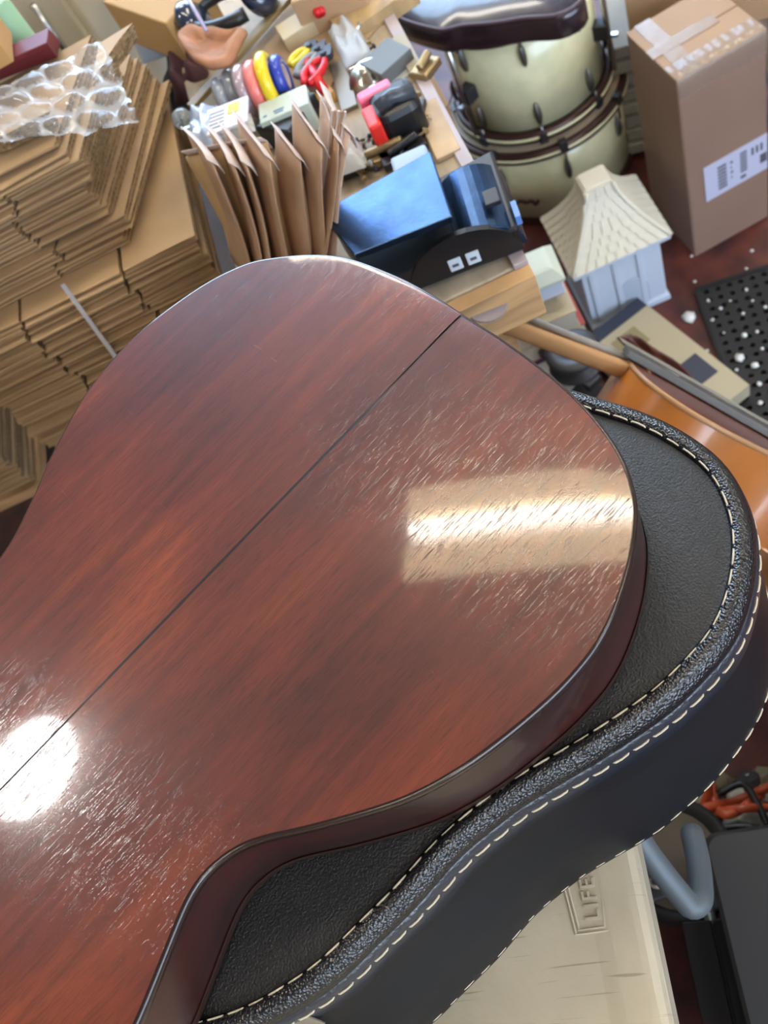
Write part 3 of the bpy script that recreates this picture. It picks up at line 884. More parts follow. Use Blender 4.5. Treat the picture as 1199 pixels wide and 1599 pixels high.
# ---- row of tape rolls
def torus_bm(R, r, n=28, k=10, sx=1.0):
    bm = bmesh.new(); rings = []
    for i in range(n):
        a = 2 * PI * i / n
        rings.append([Vector(((R + r * math.cos(b)) * math.cos(a), r * sx * math.sin(b), (R + r * math.cos(b)) * math.sin(a))) for b in [2 * PI * j / k for j in range(k)]])
    rings.append(rings[0]); loft(bm, rings); return bm
clear_m = mat('clear_tape', (.55, .62, .72), .08, trans=.5, coat=1, spec=1)
rolls = [((350, 152), .023, clear_m, 'clear tape roll at the left end of the row of tape rolls'),
         ((366, 140), .024, clear_m, 'clear tape roll second from the left of the row'),
         ((386, 141), .030, mat('clear_mauve', (.42, .32, .36), .12, coat=1), 'mauve-tinted tape roll left of the pink one'),
         ((404, 137), .031, mat('pink_tape', (.80, .20, .18), .35, coat=.6), 'salmon pink tape roll left of the yellow one'),
         ((422, 127), .033, mat('yellow_tape', (.80, .62, .015), .35, coat=.6), 'bright yellow tape roll left of the blue one'),
         ((440, 122), .026, mat('blue_tape', (.02, .05, .42), .35, coat=.6), 'dark blue tape roll at the right of the row')]
for (px_, py_), R_, m_, lab in rolls:
    c = P(px_, py_, BZ + .003 + R_)
    t = thing('tape_roll', lab, 'tape roll', group='tape rolls standing in a row')
    M = frame(c, Vector((c.x, c.y, 0)).normalized() * 1.0 + Vector((.22, -.1, 0)))
    t.matrix_world = M; f = on(t, M)
    f('tape', torus_bm(R_ - .007, .0072, sx=1.05), m_, smooth=True)
    bm = bmesh.new(); lathe(bm, [(R_ - .0145, -.006), (R_ - .0125, -.006), (R_ - .0125, .006), (R_ - .0145, .006), (R_ - .0145, -.006)], 24, Matrix.Rotation(PI / 2, 4, 'X'), cap0=False, cap1=False)
    f('core', bm, kraft_in)
# pliers and clamps with coloured handles
def handle_tool(name, label, cat, p0, p1, m_, z=BZ + .02, gap=.006):
    a = P(*p0, z); b = P(*p1, z); d = (b - a); L_ = d.length; M = frame(a, d)
    t = thing(name, label, cat, mw=M); f = on(t, M)
    for s in (-1, 1):
        bm = bmesh.new(); tube(bm, crom([(0, s * gap * .3, 0), (L_ * .3, s * gap, .002), (L_ * .7, s * gap * .9, .002), (L_, s * gap * .25, 0)], 5), .0052, 8, .004)
        f('handle', bm, m_, smooth=True)
    bm = bmesh.new(); loft(bm, [[Vector((x, y * w_, z_ * .004)) for y, z_ in ((-1, -1), (1, -1), (1, 1), (-1, 1))] for x, w_ in ((L_ * .97, .005), (L_ * 1.1, .010), (L_ * 1.25, .008), (L_ * 1.5, .002))], True, True, True)
    j = f('jaw', bm, dark_metal)
    bm = bmesh.new(); lathe(bm, [(.004, .004), (.004, .006), (.002, .0065)], 12, Matrix.Translation((L_ * 1.1, 0, 0))); f('pivot', bm, dark_metal)
yel = mat('yellow_grip', (.70, .55, .02), .4); red = mat('red_grip', (.62, .012, .02), .35); gry = mat('grey_grip', (.25, .26, .27), .5)
handle_tool('pliers', 'pliers with yellow handles behind the blue tape roll', 'tool', (456, 103), (482, 78), yel)
handle_tool('pliers', 'pliers with grey handles beside the yellow-handled ones', 'tool', (466, 120), (494, 84), gry)
handle_tool('spring_clamp', 'bright red spring clamp between grey pliers and clear bag', 'tool', (480, 132), (504, 92), red, gap=.010)
handle_tool('screwdriver', 'tool with bright red handles at the top edge of the frame', 'tool', (500, 22), (488, -18), red, gap=.004, z=BZ + .03)
bm = bmesh.new(); tube(bm, [P(478, 95, BZ + .02), P(505, 140, BZ + .02)], .006, 8)
tag(fin('red_lever', bm, red, smooth=True), 'small red lever lying across the red clamp', 'tool')

# pale green carton in front of the rolls
def pix_box(name, label, cat, p0, p1, wpx, z, h, m, group=None, bevel=.001, up=0):
    """box lying on z; long axis between two photographed points, width in metres wpx"""
    a = P(*p0, z + h); b = P(*p1, z + h); d = b - a
    M = frame(Vector((a.x, a.y, z)), Vector((d.x, d.y, 0)))
    o = fin(name, B(0, d.length, -wpx / 2, wpx / 2, 0, h), m, bevel=bevel); o.matrix_world = M
    return tag(o, label, cat, group), M, d.length
gbox = thing('small_carton', 'pale green-white small carton lying in front of the tape rolls', 'box')
o, M, Lb = pix_box('body', None, None, (404, 178), (478, 146), .034, BZ, .036, mat('pale_green_card', (.52, .60, .52), .5))
gbox.matrix_world = M; o.parent = gbox; o.matrix_world = M
f = on(gbox, M)
for k, (x0, x1, y) in enumerate(((.30, .52, -.008), (.32, .50, -.012), (.08, .16, -.010))):
    f('printed_line', B(Lb * x0, Lb * x1, y, y + .0022, .036, .0363), mat('blue_print', (.08, .16, .30), .5))
f('end_flap', B(Lb, Lb + .0008, -.016, .016, .002, .035), mat('pale_green_card2', (.60, .66, .60), .5))
pix_box('wooden_block', 'small orange wooden stick by the end of the pale green carton', 'wood', (484, 158), (517, 137), .014, BZ, .014, mat('orange_block', (.55, .30, .08), .6))

# zip bag with card of hardware
def bag(name, label, corners, z, h=.02, m=blue_white, seed=1, cat='bag', n=14):
    q = [P(x, y, z) for x, y in corners]; bm = bmesh.new(); top = []; bot = []
    for j in range(n + 1):
        a = []; b = []
        for i in range(n + 1):
            u, v = i / n, j / n
            p = q[0].lerp(q[1], u).lerp(q[3].lerp(q[2], u), v)
            e = min(1, 6 * min(u, 1 - u)) * min(1, 6 * min(v, 1 - v))
            nz_ = noise.noise(Vector((u * 4 + seed, v * 4, seed)))
            hh = h * e * (.65 + .6 * nz_)
            a.append(bm.verts.new(p + Vector((0, 0, .0012 + max(.0, hh))))); b.append(bm.verts.new(p + Vector((0, 0, .0004))))
        top.append(a); bot.append(b)
    for j in range(n):
        for i in range(n):
            bm.faces.new((top[j][i], top[j][i + 1], top[j + 1][i + 1], top[j + 1][i]))
            bm.faces.new((bot[j][i], bot[j + 1][i], bot[j + 1][i + 1], bot[j][i + 1]))
    for i in range(n):
        for A_, B_ in (((0, i), (0, i + 1)), ((n, i + 1), (n, i)), ((i + 1, 0), (i, 0)), ((i, n), (i + 1, n))):
            bm.faces.new((top[A_[0]][A_[1]], top[B_[0]][B_[1]], bot[B_[0]][B_[1]], bot[A_[0]][A_[1]]))
    return tag(fin(name, bm, m, smooth=True), label, cat)
bag('plastic_bag', 'pale blue crumpled plastic bag left of the card with a yellow square', [(296, 178), (340, 165), (352, 232), (302, 240)], BZ + .05, .022, mat('pale_blue_film', (.42, .50, .66), .25, bump=.5, bscale=80, coat=.6), 3)
cardM = None
tcard = thing('hardware_card', 'white hardware card with yellow square in a small bag', 'card')
o, M, Lc = pix_box('card', None, None, (322, 192), (386, 168), .042, BZ + .062, .004, paper); tcard.matrix_world = M; o.parent = tcard; o.matrix_world = M
f = on(tcard, M); f('yellow_square', B(Lc * .52, Lc * .80, .0, .016, .004, .0045), mat('yellow_print', (.62, .47, .02), .5))
for i in range(5): f('printed_line', B(Lc * .08, Lc * .44, -.014 + i * .006, -.0125 + i * .006, .004, .0043), ink)
bag('plastic_bag', 'small clear bag of pale parts under the hardware card', [(330, 205), (392, 178), (400, 205), (340, 228)], BZ + .045, .018, mat('bag_of_parts', (.55, .52, .48), .25, bump=.6, bscale=60, coat=1), 5)
bag('plastic_bag', 'clear zip bag lying behind the red clamp', [(512, 50), (548, 20), (582, 85), (540, 108)], BZ + .01, .016, blue_white, 7)
bag('plastic_bag', 'crumpled clear bag between the mailers and the black machine', [(500, 235), (565, 222), (572, 262), (508, 285)], BZ + .02, .02, mat('bag_clear2', (.62, .58, .52), .2, alpha=.6, bump=.5, bscale=60, coat=1), 9)
# glass marble like knob left of the bag
bm = bmesh.new(); c = P(284, 185, BZ + .05); lathe(bm, [(.002, -.011), (.009, -.008), (.012, 0), (.009, .008), (.002, .011)], 16)
o = fin('glass_knob', bm, mat('clear_glass_knob', (.6, .7, .75), .05, trans=.8), smooth=True); o.location = c; tag(o, 'small clear glass knob left of the pale blue bag', 'knob')

# tape gun: black body with pink and red band
ga = P(585, 185, BZ + .03); gb = P(652, 150, BZ + .03)
M = frame(Vector((ga.x, ga.y, BZ)), Vector((gb.x - ga.x, gb.y - ga.y, 0))); Lg = (gb - ga).length
gun = thing('hand_sander', 'rounded black plastic tool with pink and red band on the bench', 'tool', mw=M); f = on(gun, M)
def rounded(L_, W_, H_, r, n=5):
    bm = bmesh.new(); rings = []
    for ins, z in ((r * .4, 0), (0, r * .5), (0, H_ - r), (r * .3, H_ - r * .3), (r, H_)):
        rings.append([Vector((x, y, z)) for x, y in rrect(ins, L_ - ins, -W_ / 2 + ins, W_ / 2 - ins, max(.002, r * 1.4 - ins), n)])
    loft(bm, rings, True, True, True); return bm
f('body', rounded(Lg, .052, .045, .009), black_pl, smooth=False)
bm = bmesh.new(); tube(bm, [(.006, -.012, .047), (Lg * .5, -.010, .051), (Lg * .95, -.012, .046)], .008, 8); f('grip', bm, mat('grey_black', (.05, .06, .075), .3), smooth=True)
f('red_band', B(-.010, .004, -.030, .006, .004, .044), mat('red_band', (.80, .03, .02), .4), bevel=.003)
f('pink_band', B(-.008, Lg * .6, .014, .030, .010, .046), mat('pink_band', (.90, .16, .30), .4), bevel=.003)
f('chrome_clip', B(Lg * .15, Lg * .30, .029, .0315, .015, .044), steel)

# metal disc with stem, small metal parts, brass bits
bm = bmesh.new(); lathe(bm, [(.004, .0), (.024, .002), (.025, .004), (.010, .008), (.0045, .009), (.0045, .035), (.002, .036)], 24)
o = fin('metal_spool', bm, mat('nickel', (.55, .52, .42), .3, metal=1), smooth=True); o.location = P(580, 128, BZ + .004); o.rotation_euler = (.5, -.3, 0); tag(o, 'round metal disc with stem lying behind the black tool', 'metal part')
rnd = random.Random(11)
def screw(M, mm, s=1.0):
    bm = bmesh.new(); lathe(bm, [(.0014, 0), (.0014, .014 * s), (.0036, .0145 * s), (.0030, .0168 * s), (.0010, .0175 * s)], 8)
    o = fin('screw', bm, mm, smooth=False); o.matrix_world = M; return o
proto = None
k = 0
regs = [((590, 225), (650, 195), 34), ((520, 262), (575, 235), 18), ((625, 170), (655, 210), 14), ((540, 90), (600, 60), 10)]
for (xa, ya), (xb, yb), cnt in regs:
    for i in range(cnt):
        px_ = rnd.uniform(xa, xb); py_ = rnd.uniform(min(ya, yb) - 12, max(ya, yb) + 10)
        c = P(px_, py_, BZ + .004 + rnd.uniform(0, .008))
        R_ = Matrix.Rotation(rnd.uniform(0, 6.3), 4, 'Z') @ Matrix.Rotation(PI / 2 + rnd.uniform(-.4, .1), 4, 'X')
        mm = rnd.choice([brass, steel, brass, dark_metal])
        if proto is None or k < 4: s_ = screw(Matrix.Translation(c) @ R_, mm); protos = (protos if proto else []) + [s_]; proto = s_
        else:
            s_ = rnd.choice(protos).copy(); COL.objects.link(s_); s_.matrix_world = Matrix.Translation(c) @ R_
        tag(s_, 'small loose metal screw among the clutter on the bench', 'screw', 'loose screws and pegs on the bench'); k += 1
for i, (px_, py_, l_, a_) in enumerate(((610, 245, .05, .3), (560, 262, .06, -.5), (545, 280, .05, 1.0), (640, 215, .045, .8), (598, 262, .05, -.2), (655, 128, .03, .4))):
    c = P(px_, py_, BZ + .002)
    bm = bmesh.new(); box(bm, 0, l_, -.012, .012, 0, .010); tube(bm, [(l_ * .2, 0, .012), (l_ * .9, 0, .016)], .005, 8)
    o = fin('metal_fitting', bm, [dark_metal, brass, dark_metal, dark_metal, black_pl, brass][i], bevel=.002); o.location = c; o.rotation_euler = (0, 0, a_)
    tag(o, ['dark metal fitting behind the pale block', 'brass plate near the crumpled bag', 'dark fitting beside the tallest mailer', 'dark fitting below the black tool', 'black plastic fitting by the machine', 'brass fitting at the bench edge'][i], 'fitting')
pix_box('white_ruler', 'pale plastic rule lying across the bench at the edge strip', 'ruler', (598, 135), (648, 98), .018, BZ, .004, mat('pale_rule', (.42, .44, .42), .4))
pix_box('clear_case', 'low clear plastic case behind the pale rule', 'box', (582, 78), (618, 96), .045, BZ, .02, mat('smoky_case', (.13, .14, .14), .5))
pix_box('steel_bar', 'dull steel bar lying across the far part of the bench', 'metal part', (526, 95), (545, 168), .020, BZ, .006, mat('dull_steel', (.22, .20, .17), .45, metal=.6))
pix_box('pale_block', 'pale blue-grey plastic block behind the machine plate', 'box', (612, 262), (668, 238), .030, BZ + .012, .04, mat('pale_blue_block', (.35, .45, .55), .4), bevel=.003)
pix_box('wood_offcut', 'pale wood offcut along the edge strip beside the machine', 'wood', (662, 160), (700, 240), .026, BZ, .006, mat('offcut', (.50, .36, .22), .7, var=.2, vscale=20))
pix_box('wood_offcut', 'narrow pale stick beside the clear case at the bench edge', 'wood', (620, 55), (650, 110), .016, BZ, .007, mat('offcut2', (.42, .38, .30), .7))
bag('green_pouch', 'dark green plastic pouch between two kraft mailers', [(465, 230), (482, 226), (484, 246), (466, 252)], BZ + .05, .014, mat('green_plastic', (.02, .22, .12), .3, coat=.5), 4)
bm = bmesh.new(); q = P(462, 205, BZ); box(bm, -.03, .03, -.025, .025, 0, .03)
o = fin('black_box', bm, black_pl, bevel=.003); o.location = q; o.rotation_euler = (0, 0, .5); tag(o, 'small black box behind the narrow kraft envelope', 'box')

# long wooden sticks lying diagonally at the far end of the bench
def stick(label, p0, p1, z, r, m, sq=True):
    a, b = P(*p0, z), P(*p1, z); M = frame(a, b - a); L_ = (b - a).length
    o = fin('wooden_stick', B(0, L_, -r, r, -r * .5, r * .5), m, bevel=.0008); o.matrix_world = M
    return tag(o, label, 'stick')
stick('long olive-brown wooden stick running diagonally past the suede pouch', (298, 168), (455, -8), BZ + .02, .0065, mat('olive_stick', (.26, .19, .09), .5))
stick('pale wooden plank lying across the far end of the bench', (440, 62), (560, -12), BZ + .012, .018, mat('pale_plank', (.52, .42, .26), .6))
stick('second pale plank behind the red-handled tool', (530, 55), (640, -20), BZ + .006, .022, plank_w)

# suede pouch (scooped flap) with dark cloth behind it
q = [P(x, y, BZ + .06) for x, y in [(280, 58), (300, 48), (333, 52), (362, 55), (387, 51), (376, 78), (362, 100), (345, 108), (325, 108), (305, 98), (290, 80)]]
bm = bmesh.new(); qq = resample(crom(q, 4, True), 48); c = sum(qq, Vector()) / 48
rings = []
for kf, h in ((1, 0), (1.0, .004), (.92, .010), (.6, .004), (.3, -.004), (.05, -.006)):
    rings.append([c + (p - c) * kf + Vector((0, 0, h + .004 * noise.noise(p * 40))) for p in qq])
loft(bm, rings, True, True, True)
tag(fin('suede_pouch', bm, leather, smooth=True), 'tan suede pouch with scooped edge at the far left of the bench', 'pouch')
bag('cloth', 'crumpled dark maroon cloth below the suede pouch', [(262, 66), (355, 80), (345, 150), (275, 165)], BZ - .02, .05, maroon, 12, 'cloth')
bag('cloth', 'black cloth heap between the sticks and the cartons', [(268, 90), (400, 85), (330, 190), (250, 190)], BZ - .08, .05, black_cloth, 14, 'cloth')
bag('plastic_bag', 'pale bluish plastic sheet behind the fanned cartons', [(205, 60), (290, 40), (300, 75), (225, 100)], BZ - .02, .03, mat('dull_blue_film', (.30, .36, .46), .3, bump=.4, bscale=50), 15)
# dark plastic goggles / headset at the top
M = frame(P(360, 25, BZ + .03), (1, -.6, 0)); hs_ = thing('headset', 'dark blue-black plastic headset behind the suede pouch', 'headset', mw=M); f = on(hs_, M)
bm = bmesh.new(); tube(bm, [Vector((.05 * math.cos(a), .035 * math.sin(a), .012)) for a in [2 * PI * k / 20 for k in range(18)]], .009, 8); f('band', bm, black_pl, smooth=True)
for s in (-1, 1):
    bm = bmesh.new(); lathe(bm, [(.004, -.012), (.024, -.010), (.026, .004), (.018, .012), (.004, .013)], 20, Matrix.Translation((s * .045, 0, .012)) @ Matrix.Rotation(1.0, 4, 'Y')); f('ear_cup', bm, mat('navy_plastic', (.02, .03, .06), .2, coat=1), smooth=True)
bm = bmesh.new(); tube(bm, [P(292, -5, BZ + .10), P(322, 48, BZ + .08)], .0022, 8)
tag(fin('thin_rod', bm, mat('lilac_rod', (.45, .42, .62), .3), smooth=True), 'thin lilac plastic rod above the suede pouch', 'rod')
# far end of the bench top: tan cartons and coloured offcuts
pix_box('cardboard_box', 'open tan cardboard box at the top edge behind the cartons', 'box', (190, -28), (290, 4), .075, BZ + .001, .06, mat('tan_box_a', (.50, .31, .13), .75), bevel=.002)
pix_box('cardboard_box', 'brown carton behind the pale planks at the top edge', 'box', (455, -35), (560, -75), .10, BZ + .001, .05, card_mid, bevel=.002)
pix_box('cardboard_sheet', 'tan cardboard sheet under the small tools at the back of the bench', 'board', (400, 70), (545, 95), .16, BZ, .004, mat('tan_sheet', (.36, .24, .13), .8, var=.2, vscale=10))

# ---------------------------------------------------------------- drums
DZ = .19                                           # joint between the two drums
dl, dr = P(752, 247, DZ), P(948, 165, DZ)
vd = Vector((1, -.0, 0))
dcen = (dl + dr) / 2 + Vector((.055, .105, 0)); DR = (dl - dr).length * .5 + .015
def drum(name, label, z0, H, R_, lug_phase, nl, hoops, z_lugs, legs=False):
    M = Matrix.Translation((dcen.x, dcen.y, z0)); t = thing(name, label, 'drum', (dcen.x, dcen.y, z0)); f = on(t, M)
    bm = bmesh.new(); lathe(bm, [(R_, 0), (R_, H)], 64); f('shell', bm, pearl, smooth=False)
    for p in t.children[0].data.polygons: p.use_smooth = abs(p.normal.z) < .5
    for z in hoops:
        bm = bmesh.new(); lathe(bm, [(R_ + .002, z - .010), (R_ + .014, z - .009), (R_ + .015, z), (R_ + .014, z + .010), (R_ + .002, z + .011), (R_ + .002, z - .010)], 64, cap0=False, cap1=False)
        f('hoop', bm, hoop_m, smooth=True)
        bm = bmesh.new(); lathe(bm, [(R_ + .0155, z - .003), (R_ + .0165, z), (R_ + .0155, z + .004), (R_ + .0145, z), (R_ + .0155, z - .003)], 64, cap0=False, cap1=False)
        f('hoop_inlay', bm, pearl, smooth=True)
    bm = bmesh.new(); lathe(bm, [(R_ + .003, H + .001), (R_ + .003, H + .004)], 48); f('drum_head', bm, mat('drum_skin', (.34, .28, .20), .5))
    for k in range(nl):
        a = lug_phase + 2 * PI * k / nl; dv = Vector((math.cos(a), math.sin(a), 0))
        if dv.y > .55: continue
        for zl, up in z_lugs:
            bm = bmesh.new(); c = dv * (R_ + .004)
            Mx = frame(c + Vector((0, 0, zl)), (0, 0, 1), dv)
            rings = []
            for x, w_, h_ in ((-.024, .0015, .002), (-.018, .0045, .006), (-.004, .0068, .010), (.010, .006, .009), (.020, .003, .005), (.024, .0012, .003)):
                rings.append([Mx @ Vector((x, w_ * math.cos(q_), max(0, h_ * math.sin(q_)) - .001)) for q_ in [2 * PI * i_ / 10 for i_ in range(10)]])
            loft(bm, rings, True, True, True); f('lug', bm, mat('aged_chrome', (.28, .29, .29), .35, metal=1), smooth=True)
            zz = H if up > 0 else 0
            bm = bmesh.new(); tube(bm, [dv * (R_ + .012) + Vector((0, 0, zl + up * .02)), dv * (R_ + .013) + Vector((0, 0, zz))], .0022, 6); f('tension_rod', bm, MC['aged_chrome'], smooth=True)
            bm = bmesh.new(); box(bm, -.007, .007, -.004, .010, -.010, .010, Matrix.Translation(dv * (R_ + .010) + Vector((0, 0, zz))) @ Matrix.Rotation(a - PI / 2, 4, 'Z'))
            f('claw', bm, dark_metal, bevel=.001)
    return t, f
UH = .212
t1, f1 = drum('floor_tom', 'cream pearl tom drum standing on the wider drum behind the bench', DZ + .012, UH, DR, math.radians(-118), 8, (.004, UH - .004), ((.045, -1), (UH - .045, 1)))
t2, f2 = drum('bass_drum', 'cream pearl drum at the bottom, under the taller tom', .012, DZ - .012, DR + .022, math.radians(-108), 8, (DZ - .022,), ((DZ - .075, 1),))
for a in (math.radians(-166), math.radians(-50)):
    dv = Vector((math.cos(a), math.sin(a), 0)); bm = bmesh.new()
    tube(bm, [dv * (DR + .022) + Vector((0, 0, .02)), dv * (DR + .022) + Vector((0, 0, UH + .03))], .0050, 8); f1('leg_rod', bm, steel, smooth=True)
    bm = bmesh.new(); box(bm, -.012, .012, -.006, .020, -.014, .014, Matrix.Translation(dv * (DR + .004) + Vector((0, 0, UH * .48))) @ Matrix.Rotation(a - PI / 2, 4, 'Z')); f1('leg_bracket', bm, dark_metal, bevel=.002)
    bm = bmesh.new(); box(bm, -.004, .004, .018, .034, -.003, .003, Matrix.Translation(dv * (DR + .004) + Vector((0, 0, UH * .42))) @ Matrix.Rotation(a - PI / 2, 4, 'Z')); f1('wing_screw', bm, steel)
bm = bmesh.new()
for s in (-1, 1):
    a = math.radians(-140); dv = Vector((math.cos(a), math.sin(a), 0))
    Mx = Matrix.Translation(dv * (DR + .030)) @ Matrix.Rotation(a - PI / 2, 4, 'Z')
    tube(bm, [Mx @ Vector(p) for p in crom([(0, 0, .06), (s * .012, .004, .068), (s * .020, .006, .062), (s * .026, .006, .070)], 4)], .0035, 6)
f2('spur_bracket', bm, hoop_m, smooth=True)
for z in (0,): 
    bm = bmesh.new(); lathe(bm, [(DR + .026, 0), (DR + .026, .012)], 48); f2('bottom_hoop', bm, hoop_m)

# dark glossy instrument case lying over the tom
LZc = DZ + UH + .09
q = [P(x, y - 4, LZc) for x, y in [(604, 22), (680, 52), (720, 46), (770, 42), (820, 34), (870, 30), (905, 12), (912, -10), (890, -60), (800, -120), (640, -120), (600, -40)]]
qq = resample(crom(q, 5, True), 80)
bm = bmesh.new(); c = sum(qq, Vector()) / 80
loft(bm, [[c + (p - c) * k + Vector((0, 0, h)) for p in qq] for k, h in ((.985, -.040), (1, -.036), (1, -.012), (.99, -.002), (.965, 0), (.6, .004), (.1, .005))], True, True, True)
sc_ = thing('soft_instrument_case', 'dark purple-black glossy case lying across the top of the tom drum', 'case', c)
on_w = on(sc_, Matrix())
pu = mat('dark_purple_gloss', (.022, .012, .018), .28, coat=.5, bump=.25, bscale=60)
on_w('body', bm, pu, smooth=True)
bm = bmesh.new(); tube(bm, [c + (p - c) * .985 + Vector((0, 0, .001)) for p in qq + qq[:1]], .003, 6, cap=False); on_w('piping', bm, mat('mauve_piping', (.09, .055, .07), .4), smooth=True)

# brown carton between bench and drum
def upright_box(name, label, b_near, yaw, dx, dy, H, m, z0=0.0, cat='box', parts=True, group=None):
    """carton whose nearest bottom corner is b_near; dx along yaw, dy to its left"""
    M = Matrix.Translation((b_near.x, b_near.y, z0)) @ Matrix.Rotation(yaw, 4, 'Z')
    t = thing(name, label, cat, group=group, mw=M); f = on(t, M)
    f('body', B(0, dx, 0, dy, 0, H - .004), m, bevel=.003)
    for a, b in ((0, dy / 2 - .0012), (dy / 2 + .0012, dy)): f('flap', B(0, dx, a, b, H - .0035, H), m, bevel=.001)
    return t, f, M
bq = P(705, 250, .40)
upright_box('cardboard_box', 'plain brown carton standing between the bench and the tom drum', Vector((.40, 1.04, 0)), math.radians(75), .12, .06, .56, card_dark)

# tall shipping carton
c0 = P(1089, 397, 0); c1 = P(1051, 134, .372)
cr_ = P(1192, 52, .40); cl_ = P(978, 55, .40)
TH = .385
cf = P(1051, 134, TH); crr = P(1192, 52, TH); cll = P(978, 55, TH)
dirf = (crr - cf); dirl = (cll - cf)
base_ = c0.lerp(Vector((cf.x, cf.y, 0)), .5)
yawb = math.atan2(dirf.y, dirf.x)
M = Matrix.Translation((base_.x, base_.y, 0)) @ Matrix.Rotation(yawb, 4, 'Z')
big = thing('shipping_carton', 'tall brown shipping carton with white label and clear taped top', 'box', mw=M); f = on(big, M)
fl_, ll_ = dirf.length, dirl.length
bcol = mat('carton_brown', (.265, .170, .125), .6, var=.06, vscale=6)
f('body', B(0, fl_, 0, ll_, 0, TH - .003), bcol, bevel=.004)
for a, b in ((0, ll_ / 2 - .001), (ll_ / 2 + .001, ll_)): f('flap', B(0, fl_, a, b, TH - .003, TH + .0005), mat('carton_top_lit', (.36, .22, .12), .6, var=.06, vscale=6), bevel=.0015)  # same card as the body, light on the top put into its colour
# tape along and across the top, bubbly tape along the front edge
f('tape_strip', B(fl_ * .10, fl_ * .22 + .01, -.001, ll_ + .001, TH + .0006, TH + .0016), tape_m)
f('tape_strip', B(-.001, fl_ * .75, ll_ * .42, ll_ * .58, TH + .0008, TH + .0018), tape_m)
bm = bmesh.new(); NU = 40; rings = []
for j, (yy_, zz_) in enumerate(((.035, TH + .001), (.018, TH + .0025), (.004, TH + .003), (-.003, TH - .002), (-.0022, TH - .02), (-.002, TH - .036))):
    rings.append([Vector((fl_ * i / NU, yy_ - (.003 * abs(noise.noise(Vector((i * .9, j, 3)))) if j > 2 else 0), zz_ + .004 * abs(noise.noise(Vector((i * .7, j * 1.3, 0)))))) for i in range(NU + 1)])
loft(bm, rings, False); f('crumpled_tape', bm, mat('glossy_tape', (.42, .33, .26), .08, alpha=.35, bump=1.0, bscale=160, coat=1.0, coat_rough=.04), smooth=True)
# label on the front face
la0 = M.inverted() @ P(1098, 255, .17)
def face_uv(px_, py_):
    d = RIGHT * ((px_ - 599.5) / FPX) + DOWN * ((py_ - 799.5) / FPX) + FWD
    nrm = M.to_3x3() @ Vector((0, -1, 0)); k = (M.translation - Vector((0, 0, CZ))).dot(nrm) / d.dot(nrm)
    return M.inverted() @ (Vector((0, 0, CZ)) + d * k)
u0 = face_uv(1100, 268); u1 = face_uv(1108, 312)
lz1 = (face_uv(1096, 264)).z; lz0 = face_uv(1106, 313).z; lx = face_uv(1100, 290).x
lab = f('shipping_label', B(lx, min(fl_ - .002, lx + .125), -.0016, -.0006, lz0, lz1), mat('label_white', (.52, .54, .70), .35))
lh = lz1 - lz0
def lbar(x0, x1, a, b):
    o = fin('barcode', B(lx + x0, lx + x1, -.0021, -.0015, lz0 + lh * a, lz0 + lh * b), ink, lab); o.matrix_world = M
for k in range(7): lbar(.0235, .0395, .16 + k * .10, .16 + k * .10 + .06)
for k in range(7): lbar(.0645, .0765, .30 + k * .085, .30 + k * .085 + .05)
for k in range(4): lbar(.047, .049 + .002 * (k % 2), .3 + k * .14, .36 + k * .14)
for k in range(3): lbar(.085 + k * .008, .089 + k * .008, .62, .82)
lbar(.064, .074, .12, .20); lbar(.100, .112, .25, .5)

# other cartons behind
cp0 = P(990, 150, .16)
for i in range(8):
    M_ = Matrix.Translation((cp0.x + .004 * (i % 3), cp0.y + .01 + .003 * i, .02 + i * .029)) @ Matrix.Rotation(math.radians(-35), 4, 'Z')
    o = fin('foam_block', B(-.02, .14, 0, .20, 0, .022), mat('grey_panel', (.33, .31, .27), .7), bevel=.002); o.matrix_world = M_
    tag(o, ['lowest', 'second from the bottom', 'third from the bottom', 'fourth from the bottom', 'fifth from the bottom', 'sixth from the bottom', 'second from the top', 'topmost'][i] + ' thick grey foam block of the pile between drum and tall carton', 'block', 'piled grey blocks')
upright_box('cardboard_box', 'brown carton with shiny tape on the pile of grey blocks beside the drum', P(988, 86, .262), math.radians(-35), .26, .18, .13, card_mid, z0=.262)
upright_box('cardboard_box', 'brown carton behind the tall shipping carton at the top right corner', P(1199, 30, .30) + Vector((.13, .14, 0)), math.radians(-35), .30, .2, .44, card_dark)

# ---------------------------------------------------------------- small plastic house
hz = .155
hb = P(924, 507, 0); hrt = P(1040, 383, .16); hlt = P(904, 432, .16)
hd = (P(1066, 488, 0) - P(925, 507, 0))
f0, f1_ = P(895, 437, .165), P(1048, 368, .165)
d_ = f1_ - f0; HWd = d_.length
Mh = Matrix.Translation((f0.x, f0.y, 0)) @ Matrix.Rotation(math.atan2(d_.y, d_.x), 4, 'Z')
house = thing('plastic_house', 'white plastic toy house with shingled cream roof on the red floor', 'toy house', mw=Mh); hf = on(house, Mh)
HD_ = HWd * .95; ez = .158
wallm = mat('blue_white_plastic', (.56, .64, .76), .45)
roofm = mat('cream_plastic', (.66, .63, .52), .5)
ins = HWd * .09
bm = bmesh.new(); loft(bm, [[Vector(p) for p in ((ins - t_, ins - t_, z), (HWd - ins + t_, ins - t_, z), (HWd - ins + t_, HD_ - ins + t_, z), (ins - t_, HD_ - ins + t_, z))] for t_, z in ((.004, 0), (.004, .012), (0, .016), (0, ez))], True, True, True)
hf('walls', bm, wallm, bevel=.002)
for k in range(3):
    xw = ins + (HWd - 2 * ins) * (.12 + .30 * k)
    hf('pilaster', B(xw - .005, xw + .005, ins - .004, ins, .016, ez), wallm, bevel=.001)
xw = ins + (HWd - 2 * ins) * .60
